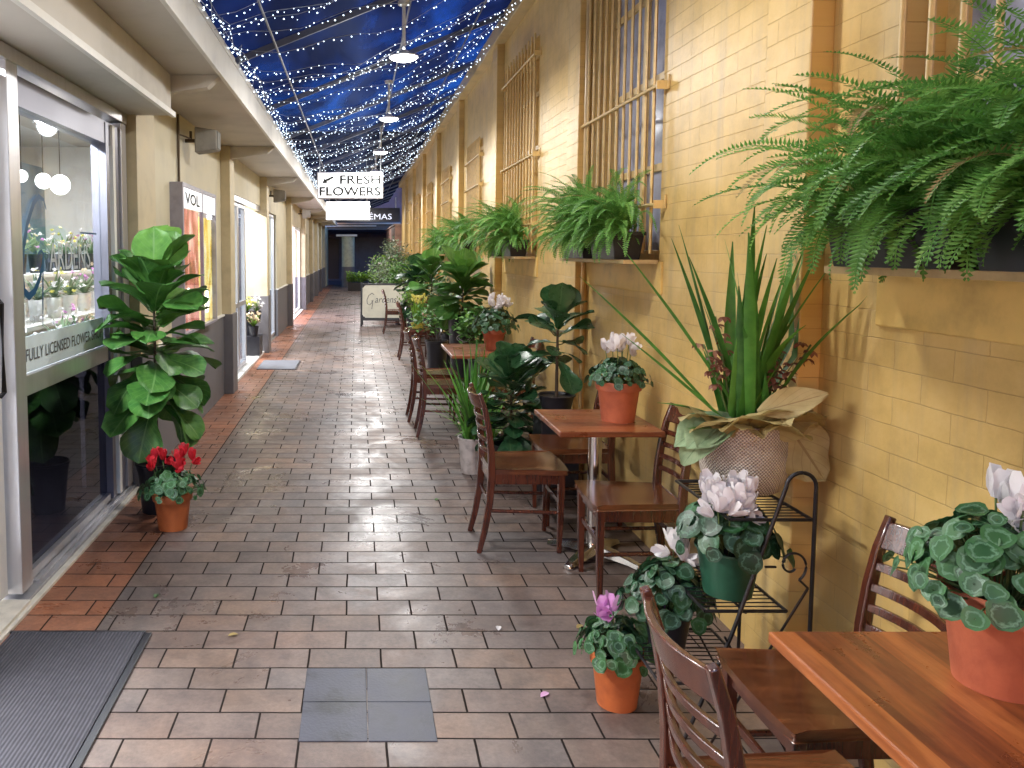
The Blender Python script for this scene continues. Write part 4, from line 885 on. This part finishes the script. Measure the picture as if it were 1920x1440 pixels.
# --- spiky plant in a paper wrapped pot
def spiky(name, label, loc, potm, pr, ph, n, L0, L1, mat, seed, W=.018, el0=.9, el1=1.5, dr=.6):
    rnd.seed(seed); t = thing(name, label, 'potted plant', loc); pot(t, pr, ph, potm, False); f = MB()
    for k in range(n):
        a = rnd.random() * 6.283; el = rnd.uniform(el0, el1); o = Vector((math.cos(a), math.sin(a), 0)); d = o * math.cos(el) + UP * math.sin(el)
        f.leaf(Vector((rnd.uniform(-.5, .5) * pr, rnd.uniform(-.5, .5) * pr, ph * .85)), d, UP * math.cos(el) - o * math.sin(el), rnd.uniform(L0, L1), W * rnd.uniform(.7, 1.3), lambda q: .5 + .5 * math.sin(PI * min(1, q * .8 + .1)) if q < .6 else max(.03, (1 - q) / .4) ** .7, 10, 1, rnd.uniform(0, dr), .3, rv=rnd.random())
    f.build('foliage', mat, t, smooth=180); return t
sp = spiky('spiky_plant', 'arching grassy plant in a white paper wrapped pot behind the middle table chair', (.86, 5.86, 0), PAPER, .10, .27, 62, .42, .80, STRAP, 51, .02)
bt = spiky('grassy_plant', 'soft grassy plant on the paving between the white pot and the dark round leaves', (1.02, 6.1, 0), BLACKP, .10, .22, 90, .28, .50, FERN, 52, .012, .6, 1.5, 1.0)
df = spiky('daffodil_box', 'green stems with yellow flowers standing on a distant chair seat', (.95, 12.2, .472), pbr('yellow_green_box', (.45, .42, .08), .5), .12, .09, 70, .26, .40, LIME, 53, .02, 1.25, 1.55, .2)
fl_ = MB(); rnd.seed(54)
for k in range(22): petals(fl_, (rnd.uniform(-.13, .13), rnd.uniform(-.1, .1), rnd.uniform(.38, .50)), .05)
fl_.build('flower', PETY, df, smooth=180)

# --- bushes at the far right
def bush(name, label, loc, pr, ph, R_, H, n, ls, mat, seed, fl=None, nf=0, fm=None, wr=.5, group='potted shrubs in the far row on the right'):
    rnd.seed(seed); t = thing(name, label, 'potted plant', loc, 0, group); pot(t, pr, ph, BLACKP, False, 16); f = MB(); tips = []
    for k in range(9):
        a = k * .7 + rnd.random(); r_ = R_ * rnd.uniform(.3, .8); z = ph + H * rnd.uniform(.5, .95); tips.append(Vector((math.cos(a) * r_, math.sin(a) * r_, z)))
        f.tube([(0, 0, ph * .8), tips[-1] * .5 + Vector((0, 0, ph * .35)), tips[-1]], [.006, .004, .002], 5, m=1, cap=False)
    for k in range(n):
        c = tips[k % 9] + Vector((rnd.gauss(0, 1), rnd.gauss(0, 1), rnd.gauss(0, 1))) * R_ * .30
        c.z = max(ph * .9, c.z); d = Vector((rnd.uniform(-1, 1), rnd.uniform(-1, 1), rnd.uniform(-.2, 1)))
        f.leaf(c, d, (rnd.uniform(-.5, .5), rnd.uniform(-.5, .5), 1), ls * rnd.uniform(.6, 1.2), ls * wr, ovalp, 3, 1, .5, .2, rv=rnd.random())
    f.build('foliage', [mat, STEM], t)
    for k in range(nf):
        b = MB(); c = tips[k % 9] + Vector((rnd.gauss(0, 1), rnd.gauss(0, 1), abs(rnd.gauss(0, 1)))) * R_ * .3; petals(b, c, .055); b.build('flower', fm, t)
    return t
bush('potted_shrub', 'lime green leafy shrub beside the distant fig', (1.05, 14.4, 0), .14, .45, .26, .55, 420, .06, LIME, 61)
bush('potted_shrub', 'bushy green plant spilling between the third table and the far table', (1.05, 10.3, 0), .15, .5, .26, .42, 420, .07, FIG, 62, wr=.6)
bush('potted_shrub', 'low grey leaved bush beside the black planter', (1.28, 10.75, 0), .15, .55, .24, .40, 380, .06, GREYG, 63)
bush('potted_shrub', 'rounded dark green shrub against the wall just past the third table', (1.36, 8.55, 0), .15, .5, .22, .42, 520, .075, FIG, 64, wr=.6)
bush('potted_shrub', 'grey green shrub against the wall past the small far table', (1.38, 12.4, 0), .15, .6, .24, .55, 460, .07, GREYG, 65)
bush('potted_shrub', 'bright green shrub against the wall behind the distant chair facing the camera', (1.30, 16.6, 0), .16, .6, .34, .75, 620, .085, LIME, 66)
bush('potted_shrub', 'mixed green shrub just before the far bench of shrubs', (1.0, 18.0, 0), .16, .5, .38, .8, 620, .09, FIG, 67)
tr_ = thing('trestle_bench', 'long dark trestle bench under the far row of shrubs', 'bench', (1.0, 20.5, 0))
MB().box(-.42, .42, -1.5, 6.0, .38, .42).build('bench_top', BLACKP, tr_)
for yy in (-1.4, 1.0, 3.4, 5.8):
    for xx in (-.38, .38): bx('leg', BLACKM, tr_, xx - .02, xx + .02, yy - .02, yy + .02, 0, .379)
specs = [(.78, 19.3, GREYG, .5, 0, None), (1.15, 19.6, LIME, .55, 0, None), (.75, 20.4, GREYG, .75, 5, PETW), (1.2, 20.8, FIG, .6, 0, None), (.8, 21.5, LIME, .5, 0, None), (1.15, 22.1, GREYG, 1.0, 6, PETC), (.75, 22.8, FERN, .6, 0, None), (1.2, 23.6, GREYG, 1.1, 6, PETW), (.8, 24.4, LIME, .7, 0, None), (1.15, 25.2, GREYG, 1.2, 5, PETC)]
labs = ['grey green shrub at the near left corner of the far bench', 'lime shrub at the near right corner of the far bench', 'tall pale shrub with white blooms on the left of the far bench', 'dark green shrub on the right side of the far bench near the wall', 'low lime shrub midway along the far bench, left side', 'tall grey shrub with cream blooms midway along the far bench', 'feathery green plant at the left of the far bench past midway', 'tall grey shrub with white blooms against the wall past midway of the far bench', 'lime shrub near the far left end of the far bench', 'tallest grey shrub with cream blooms at the far end of the bench']
for k, (x, y_, m_, H, nf, fm_) in enumerate(specs):
    bush('potted_shrub', labs[k], (x, y_, .42), .12, .2, .36, H * 1.15, 520, .085, m_, 70 + k, nf=nf, fm=fm_)
hedge = thing('low_hedge', 'low green hedge planter crossing the far end of the lane', 'planter', (.55, 33.5, 0)); rnd.seed(80)
MB().box(-.9, .9, -.25, .25, 0, .35).build('planter_box', BLACKP, hedge); hf = MB()
for k in range(1400): hf.leaf((rnd.uniform(-.95, .95), rnd.uniform(-.3, .3), .35 + .45 * rnd.random() ** .7 * (.7 + .3 * math.sin(k))), (rnd.uniform(-1, 1), rnd.uniform(-1, 1), rnd.uniform(0, 1)), UP, .11, .07, ovalp, 2, 1, .4, rv=rnd.random())
hf.build('foliage', LIME, hedge)
# flower buckets in the second doorway
fb = thing('flower_bucket_stand', 'black tiered stand of cut flowers in the second shop doorway', 'flower stand', (-1.66, 12.45, .035), group=None)
MB().box(-.16, .16, -.2, .2, 0, .30).box(-.16, .02, .0, .2, .30, .52).build('stand_body', BLACKP, fb)
rnd.seed(90)
for (x, y_, z, m_, n) in ((.06, -.12, .30, PETC, 60), (-.08, .1, .52, PETY, 70), (.08, .1, .52, PETW, 40)):
    b = MB().lathe([(0, 0), (.06, 0), (.08, .16), (.074, .16), (0, .02)], (x, y_, z), 14).build('bucket', BLACKP, fb, smooth=40); f = MB()
    for k in range(n):
        d = Vector((rnd.gauss(0, .5), rnd.gauss(0, .5), 1)).normalized(); c = Vector((x, y_, z + .14)) + d * rnd.uniform(.08, .24)
        f.leaf((x, y_, z + .14), d, UP, (c - Vector((x, y_, z + .14))).length, .018, ovalp, 3, 1, .2, rv=rnd.random(), m=1)
        for q in range(4): f.leaf(c, (rnd.uniform(-1, 1), rnd.uniform(-1, 1), rnd.uniform(-.2, 1)), UP, .04, .032, ovalp, 2, 1, .3, rv=rnd.random())
    f.build('bouquet', [m_, LIME], b)

rnd.seed(120)
lit = [('small dark curled leaf lying on the pavers left of the slab inset', -.96, 3.72, FIGD), ('fallen white petal on the pavers beside the chair leg', .62, 3.35, PETW), ('dry tan leaf on the pavers under the middle table', 1.0, 3.4, DRYLEAF), ('fallen leaf on the pavers near the mat corner', -.55, 3.3, DRYLEAF), ('green leaf fallen near the white wrapped pot', .55, 5.2, FIG), ('pale petal on the pavers below the terracotta pink cyclamen', .72, 2.86, PETP)]
for lab, x, y_, m_ in lit:
    o = MB().leaf((0, 0, .004), (rnd.uniform(-1, 1), rnd.uniform(-1, 1), .12), UP, .045, .025, ovalp, 5, 1, .4, .3, rv=rnd.random()).build('fallen_leaf', m_, loc=(x, y_, 0)); tag(o, lab, 'leaf')
# ------------------------------------------------------------------ mats, signs, fittings
MATM = ribbed('ribbed_mat', (.022, .022, .032), (.085, .085, .11))
m1 = thing('door_mat', 'large grey ribbed mat at the bottom left corner in front of the first entrance', 'mat', (-1.20, 2.52, 0), group='grey entrance mats')
MB().box(-.285, .285, -.80, .80, .001, .012).build('ribbed_surface', MATM, m1)
MB().box(.287, .318, -.80, .80, .001, .010).box(-.30, .287, .802, .82, .001, .010).build('rubber_edge', BLACKP, m1, bevel=.003)
m2 = thing('door_mat', 'grey mat lying in front of the second shop doorway', 'mat', (-1.13, 11.5, 0), group='grey entrance mats')
MB().box(-.27, .27, -.45, .45, .001, .012).build('ribbed_surface', pbr('plain_mat', (.12, .125, .15), .8, var=.1), m2)
MB().box(.272, .29, -.45, .45, .001, .010).build('rubber_edge', BLACKP, m2)

sg = thing('hanging_sign', 'white lightbox sign reading FRESH FLOWERS with an arrow, hanging over the lane', 'sign', (-.10, 13.2, 2.52))
MB().box(-.54, .54, -.06, .06, 0, .43).build('housing', ALU, sg, bevel=.006)
fc = MB().box(-.525, .525, -.066, -.0605, .015, .415).build('sign_face', LBOX, sg)
text_mb('FRESH', .66, .145, (-.165, -.068, .235), (1, 0, 0), (0, 0, 1), .004, 0, .018).build('lettering', INKB, fc)
text_mb('FLOWERS', 1.0, .145, (-.50, -.068, .045), (1, 0, 0), (0, 0, 1), .004, 0, .018).build('lettering', INKB, fc)
ar = MB().add([(x, -.0695, z) for x, z in ((-.455, .245), (-.37, .255), (-.385, .275), (-.27, .335), (-.285, .362), (-.405, .305), (-.42, .325))], [(0, 1, 2, 3, 4, 5, 6)][:1]); ar.build('arrow', INKB, fc)
for xx in (-.5, .5): MB().tube([(xx, 0, .43), (xx, 0, .43 + (.55 if xx < 0 else .95))], .008, 8).build('hanger_rod', STEEL, sg)
s2 = thing('hanging_sign', 'blank glowing white lightbox hanging behind the FRESH FLOWERS sign', 'sign', (-.18, 17.2, 2.33))
MB().box(-.47, .47, -.05, .05, 0, .39).build('housing', ALU, s2); MB().box(-.465, .465, -.056, -.0505, .006, .384).build('sign_face', emis('bright_lightbox', (1, 1, 1), 3), s2)
for xx in (-.4, .4): MB().tube([(xx, 0, .39), (xx, 0, 1.10 + .36 * (xx > 0))], .008, 6).build('hanger_rod', STEEL, s2)
s3 = thing('cinema_sign', 'dark board with white letters reading CINEMAS spanning the far end of the lane', 'sign', (.55, 29.3, 2.75))
MB().box(-1.3, 1.05, 0, .12, 0, .50).build('board', pbr('navy_board', (.012, .016, .035), .4), s3)
text_mb('CINÉMAS', 1.45, .26, (-.70, -.004, .08), (1, 0, 0), (0, 0, 1), .001).build('lettering', emis('white_letters', (.8, .85, 1), .9, True), s3)
for xx in (-1.1, .9): bx('bracket', STEEL, s3, xx - .02, xx + .02, .12, .17, .1, .9)

af = thing('a_frame_sign', 'white A frame pavement sign in a black frame with flowing grey script', 'sign', (.59, 17.5, 0), -.06)
for (yy, ln, nm) in ((0, 1, 'front_panel'), (.42, -1, 'rear_panel')):
    def Q(x, z): return (x, yy + ln * z * .20, z)
    f = MB()
    for (x0, x1, z0, z1) in ((-.50, -.46, 0, .95), (.46, .50, 0, .95), (-.46, .46, .91, .95), (-.46, .46, .13, .19)):
        a, b = Q(0, z0)[1], Q(0, z1)[1]
        f.add([(x0, a - .012, z0), (x1, a - .012, z0), (x1, a + .012, z0), (x0, a + .012, z0), (x0, b - .012, z1), (x1, b - .012, z1), (x1, b + .012, z1), (x0, b + .012, z1)], [(3, 2, 1, 0), (4, 5, 6, 7), (0, 1, 5, 4), (1, 2, 6, 5), (2, 3, 7, 6), (3, 0, 4, 7)])
    f.build('frame', BLACKP, af)
    f = MB(); c = .07; pts = [(-.46 + c, .19), (.46 - c, .19), (.46, .19 + c), (.46, .91 - c), (.46 - c, .91), (-.46 + c, .91), (-.46, .91 - c), (-.46, .19 + c)]
    f.add([(x, Q(x, z)[1] - .004, z) for x, z in pts] + [(x, Q(x, z)[1] + .004, z) for x, z in pts], [tuple(range(8)), tuple(range(15, 7, -1))] + [(i, i + 8, (i + 1) % 8 + 8, (i + 1) % 8) for i in range(8)])
    pn = f.build(nm, pbr('sign_cream', (.62, .60, .50), .5, var=.05) if ln == 1 else bpy.data.materials['sign_cream'], af)
    if ln == 1:
        k = text_mb('ardens', .48, .15, (-.18, 0, .52), (1, 0, 0), (0, 0, 1), 0, .3); k.v = [(x, Q(0, z)[1] - .006, z) for x, _, z in k.v]; k.build('lettering', INKG, pn)
        g_ = ribbon([(x, Q(0, z)[1] - .007, z) for x, z in ((-.20, .70), (-.25, .73), (-.32, .68), (-.36, .58), (-.35, .50), (-.30, .47), (-.24, .53), (-.22, .58), (-.25, .57), (-.235, .5), (-.25, .38))], .014, (0, 1, 0)); g_.build('initial', INKG, pn)

def speaker(label, loc, s_=1):
    t = thing('wall_speaker', label, 'loudspeaker', loc, 0, 'loudspeakers under the awning')
    MB().prism([(-.10, -.10), (.10, -.07), (.10, .10), (-.10, .13)], 1, -.09, .09).build('cabinet', pbr('speaker_grey', (.30, .29, .27), .6) if 'speaker_grey' not in bpy.data.materials else bpy.data.materials['speaker_grey'], t, bevel=.012)
    MB().box(.101, .106, -.075, .075, -.06, .09).build('grille', pbr('speaker_grille', (.20, .20, .19), .7, bmp=.4, bscale=300) if 'speaker_grille' not in bpy.data.materials else bpy.data.materials['speaker_grille'], t)
    MB().box(-.20, -.10, -.015, .015, .0, .03).tube([(-.15, 0, .03), (-.15, 0, .10)], .012).build('bracket', BRASS, t)
speaker('grey loudspeaker bracketed high on the cream wall before the first column', (-1.34, 7.25, 2.63)); speaker('grey loudspeaker bracketed high past the second column', (-1.33, 13.9, 2.60)); speaker('brownish loudspeaker in the distance past the third column', (-1.25, 20.0, 2.58))
cd = MB().tube([(-1.535, 6.95, 2.83), (-1.535, 6.95, 2.24)], .011, 8).tube([(-1.535, 6.95, 2.66), (-1.50, 7.1, 2.66), (-1.49, 7.22, 2.66)], .007, 6); tag(cd.build('wall_conduit', BRASS, smooth=60), 'brown cable conduit dropping from the soffit to the display window', 'conduit')
nb = thing('notice_plaque', 'small framed notice on the cream wall above the tall fig', 'notice', (-1.548, 6.15, 1.72))
MB().box(0, .012, -.085, .085, -.11, .11).build('frame', ALU, nb, bevel=.002); MB().box(.0125, .014, -.065, .065, -.09, .09).build('notice', artmat('notice_print', [(.12, .11, .12), (.5, .48, .5), (.75, .73, .74)], 0, 30), nb)
# far pillar, end walls
pi_ = thing('round_pillar', 'round pale pillar with a grey base standing at the far end of the lane', 'pillar', (-.38, 37.4, 0))
MB().lathe([(.30, .95), (.30, 2.36), (0, 2.36)], k=32).build('shaft', pbr('pillar_paint', (.55, .56, .40), .6), pi_, smooth=40)
MB().lathe([(.31, 0), (.31, .95), (.29, .951)], k=32).build('plinth', DADO, pi_, smooth=40); MB().box(-.55, .42, -.4, .4, 2.362, 2.45).build('capital', FASCIA, pi_)
eb_ = thing('end_building', 'dark building closing the far end of the lane', 'building', (0, 47, 0), world=True)
MB().box(-14, 16, 46, 46.4, 0, 8.5).build('wall', pbr('dark_blue_wall', (.04, .055, .12), .4, var=.3, scale=.8), eb_)
MB().box(-6, 8, 40, 46, 2.75, 3.2).build('canopy', pbr('dark_canopy', (.10, .12, .16), .4), eb_)
for (x0, x1, zz) in ((-1.8, 1.0, 2.9), (-1.0, 2.2, 3.02)): MB().box(x0, x1, 39.8, 39.96, zz, zz + .07).build('canopy_trim', FASCIA, eb_)
MB().box(-1.7, -1.0, 45.9, 45.99, .1, 2.4).build('door', pbr('dark_opening', (.015, .012, .018), .4), eb_)
tag(MB().box(-6, 8, 40, 60, -.015, -.004).build('road', pbr('purple_paving', (.12, .11, .17), .35)), kind='structure')
bw = thing('brown_wall', 'brown brick wall beyond the end of the yellow building', 'wall', (1.6, 32, 0)); MB().box(-.2, .3, -3.2, 5, 0, 2.6).build('wall_face', pbr('brown_brick', (.22, .12, .09), .6, var=.2, scale=4), bw); MB().box(-.24, .34, -3.2, 5, 2.602, 2.66).build('coping', pbr('brown_coping', (.25, .17, .14), .6), bw)
lc = tag(MB().box(-1.86, -1.42, 38.2, 40, 0, 2.84).build('corner_block', CREAMC), 'narrow cream end block past the last shop column', 'pier')

# ------------------------------------------------------------------ glazed roof
def zr(x): return 3.15 + .392 * (x + .91)
RX0, RX1 = -.97, 1.62
rm, nt, b = newmat('blue_roof_sheet'); nt.nodes.remove(b)
tr1 = nt.nodes.new('ShaderNodeBsdfTransparent'); tl = nt.nodes.new('ShaderNodeBsdfTranslucent'); gl = nt.nodes.new('ShaderNodeBsdfGlossy'); df1 = nt.nodes.new('ShaderNodeBsdfDiffuse')
cc = coords(nt, (1, .35, 1)); nn_ = N(nt, 'ShaderNodeTexNoise', Scale=1.3, Detail=5, Roughness=.6, Distortion=.8); L(nt, cc, nn_.inputs[0])
L(nt, ramp(nt, nn_.outputs[0], [(.36, (.09, .13, .25)), (.50, (.16, .25, .44)), (.66, (.26, .52, .84))]), tr1.inputs[0])
df1.inputs[0].default_value = (.06, .08, .14, 1); gl.inputs['Roughness'].default_value = .4; gl.inputs[0].default_value = (.25, .35, .7, 1)
m1_ = nt.nodes.new('ShaderNodeMixShader'); m1_.inputs[0].default_value = .45; L(nt, tr1.outputs[0], m1_.inputs[1]); L(nt, df1.outputs[0], m1_.inputs[2])
m2_ = nt.nodes.new('ShaderNodeMixShader'); m2_.inputs[0].default_value = .03; L(nt, m1_.outputs[0], m2_.inputs[1]); L(nt, gl.outputs[0], m2_.inputs[2]); L(nt, m2_.outputs[0], nt.nodes['Material Output'].inputs[0])
roof = thing('glazed_roof', 'blue translucent pitched roof spanning the lane from awning to yellow wall', 'roof', (.3, 15, 3.6), world=True)
y0 = -2.0
while y0 < 39:
    v = [(RX0, y0, zr(RX0)), (RX1, y0, zr(RX1)), (RX1, y0 + 2.09, zr(RX1)), (RX0, y0 + 2.09, zr(RX0))]
    MB().add(v + [(a, b_, c + .008) for a, b_, c in v], [(3, 2, 1, 0), (4, 5, 6, 7), (0, 1, 5, 4), (1, 2, 6, 5), (2, 3, 7, 6), (3, 0, 4, 7)]).build('roof_sheet', rm, roof); y0 += 2.1
RAFT = pbr('rafter_paint', (.16, .18, .24), .4, metal=.3)
y0 = 2.05
while y0 < 39:
    MB().add([(RX0, y0 - .012, zr(RX0) - .055), (RX1, y0 - .012, zr(RX1) - .055), (RX1, y0 + .012, zr(RX1) - .055), (RX0, y0 + .012, zr(RX0) - .055), (RX0, y0 - .012, zr(RX0) - .003), (RX1, y0 - .012, zr(RX1) - .003), (RX1, y0 + .012, zr(RX1) - .003), (RX0, y0 + .012, zr(RX0) - .003)], [(3, 2, 1, 0), (4, 5, 6, 7), (0, 1, 5, 4), (1, 2, 6, 5), (2, 3, 7, 6), (3, 0, 4, 7)]).build('rafter', RAFT, roof); y0 += 2.1
for xx in (-.6, .42, 1.15): MB().tube([(xx, -2, zr(xx) - .09), (xx, 39.9, zr(xx) - .09)], .009, 6).build('purlin', RAFT, roof, smooth=60)
MB().box(-1.0, -.93, -2, 29, 3.062, 3.13).build('eaves_plate', FASCIA, roof)
# fairy light strings
rnd.seed(100); GF = 'fairy light strings under the glazed roof'
def octa(mb, c, r):
    x, y_, z = c; mb.add([(x + r, y_, z), (x - r, y_, z), (x, y_ + r, z), (x, y_ - r, z), (x, y_, z + r), (x, y_, z - r)], [(0, 2, 4), (2, 1, 4), (1, 3, 4), (3, 0, 4), (2, 0, 5), (1, 2, 5), (3, 1, 5), (0, 3, 5)])
def string(pts, label, step, r):
    t = thing('fairy_light_string', label, 'fairy lights', pts[len(pts) // 2], 0, GF, world=True)
    MB().tube(pts, .0020, 4, cap=False).build('wire', STEEL, t)
    bb = MB(); acc = 0; c0 = rnd.random() * step
    for a, b_ in zip(pts, pts[1:]):
        a = Vector(a); b_ = Vector(b_); l_ = (b_ - a).length; s_ = c0
        while s_ < l_: octa(bb, a.lerp(b_, s_ / l_) + Vector((rnd.uniform(-.012, .012), rnd.uniform(-.025, .025), rnd.uniform(-.03, .0))), r * rnd.uniform(.55, 1.25)); s_ += step * rnd.uniform(.5, 1.5)
        c0 = s_ - l_
    bb.build('bulb_run', BULB, t)['kind'] = 'stuff'
yy = 4.3; k = 0
while yy < 22:
    sag = rnd.uniform(.12, .30); sk = rnd.uniform(-.35, .35); pts = []
    for i in range(15):
        u = i / 14; x = RX0 + .08 + (RX1 - RX0 - .14) * u; pts.append((x, yy + sk * (u - .5) + .18 * math.sin(u * 5 + k), zr(x) - .10 - sag * 4 * u * (1 - u) - (.03 * math.sin(u * 19 + k))))
    string(pts, 'string of small cool white fairy lights swagged across the lane between awning and wall', .036 + .0030 * yy, .0044 + .00020 * yy)
    yy += .29 + .006 * yy; k += 1
for j in range(3):
    pts = [(-.86 + .05 * math.sin(i * 1.9 + j * 2), 3.5 + i * .35, 3.10 + .07 * math.sin(i * 2.7 + j)) for i in range(50)]
    string(pts, 'string of fairy lights bunched along the white awning fascia', .11, .0060)
# pendant lamps
GP = 'white disc pendant lamps in a line under the roof'
labsP = ['pendant lamp above the camera, before the first visible disc', 'pendant lamp over the middle table, above the top of the view', 'nearest and largest glowing disc pendant lamp', 'second glowing disc pendant lamp', 'third glowing disc pendant lamp', 'fourth glowing pendant lamp just above the FRESH FLOWERS sign', 'farthest pendant lamp, beyond the lightbox signs', 'pendant lamp added over the far shrubs to brighten the lane end', 'pendant lamp added before the dark CINEMAS board to brighten the lane end', 'last pendant lamp, added beyond the dark CINEMAS board to brighten the lane end']
def pendant():
    t = thing('pendant_lamp', 'x', 'pendant lamp', (0, 0, 0), 0, GP)
    MB().lathe([(.02, .06), (.03, .058), (.05, .035), (.115, .012), (.117, .0), (.113, .0), (.05, .028), (.02, .04)], k=32).build('lamp_shade', ENAMEL, t, smooth=50)
    MB().lathe([(0, -.03), (.06, -.025), (.10, -.010), (.111, .002), (0, .002)], k=28).build('diffuser', LAMPON, t, smooth=180)
    MB().tube([(0, 0, .07), (0, 0, .42)], .014, 8).build('stem', ENAMEL, t, smooth=60)
    MB().lathe([(0, .44), (.05, .44), (.045, .41), (.015, .40)], k=16).build('ceiling_rose', ENAMEL, t, smooth=40)
    return t
pd0 = pendant(); PW = 62
for k, y_ in enumerate((.4, 3.45, 6.5, 9.45, 12.6, 15.7, 18.8, 23.0, 27.5, 33.0)):  # lamps from the far shrubs onward are added to brighten the lane end
    o = pd0 if k == 0 else copy_tree(pd0); o.location = (.38, y_, 3.20); o['label'] = labsP[k]
    q_ = (.55, .72, 1, 1.15, 1.3, 1.4, 1.4, 1.4, 1.5, 1.5)[k]
    light('POINT', (0, 0, -.09), 12 * q_, (1, .98, .94), o, .11); light('AREA', (0, 0, -.04), 33 * q_, (1, .98, .94), o, .22)

# ------------------------------------------------------------------ sky, camera, settings
wd = bpy.data.worlds.new('World'); sc.world = wd; wd.use_nodes = True; nt = wd.node_tree
sky = nt.nodes.new('ShaderNodeTexSky'); sky.sky_type = 'NISHITA'; sky.sun_disc = False; sky.sun_elevation = rad(1.0); sky.sun_rotation = rad(200); sky.ozone_density = 4
bg = nt.nodes['Background']; L(nt, sky.outputs[0], bg.inputs[0]); bg.inputs[1].default_value = 2.2
cam = bpy.data.cameras.new('camera'); co = bpy.data.objects.new('camera', cam); COL.objects.link(co)
F = 1490.0
cam.sensor_width = 36; cam.lens = F / 1920 * 36; cam.clip_end = 1500; cam.clip_start = .05
cam.shift_x = (960 - 668) / 1920; cam.shift_y = -(720 - 584) / 1920
co.location = (0, 0, 1.65); co.rotation_euler = (rad(90 - 4.3), 0, 0)
sc.camera = co
sc.view_settings.view_transform = 'Standard'; sc.view_settings.look = 'None'; sc.view_settings.exposure = 0; sc.view_settings.gamma = 1
sc.cycles.use_denoising = True; sc.cycles.max_bounces = 8; sc.cycles.diffuse_bounces = 5; sc.cycles.glossy_bounces = 4; sc.cycles.transparent_max_bounces = 12; sc.cycles.sample_clamp_indirect = 6
sc.cycles.caustics_reflective = False; sc.cycles.caustics_refractive = False
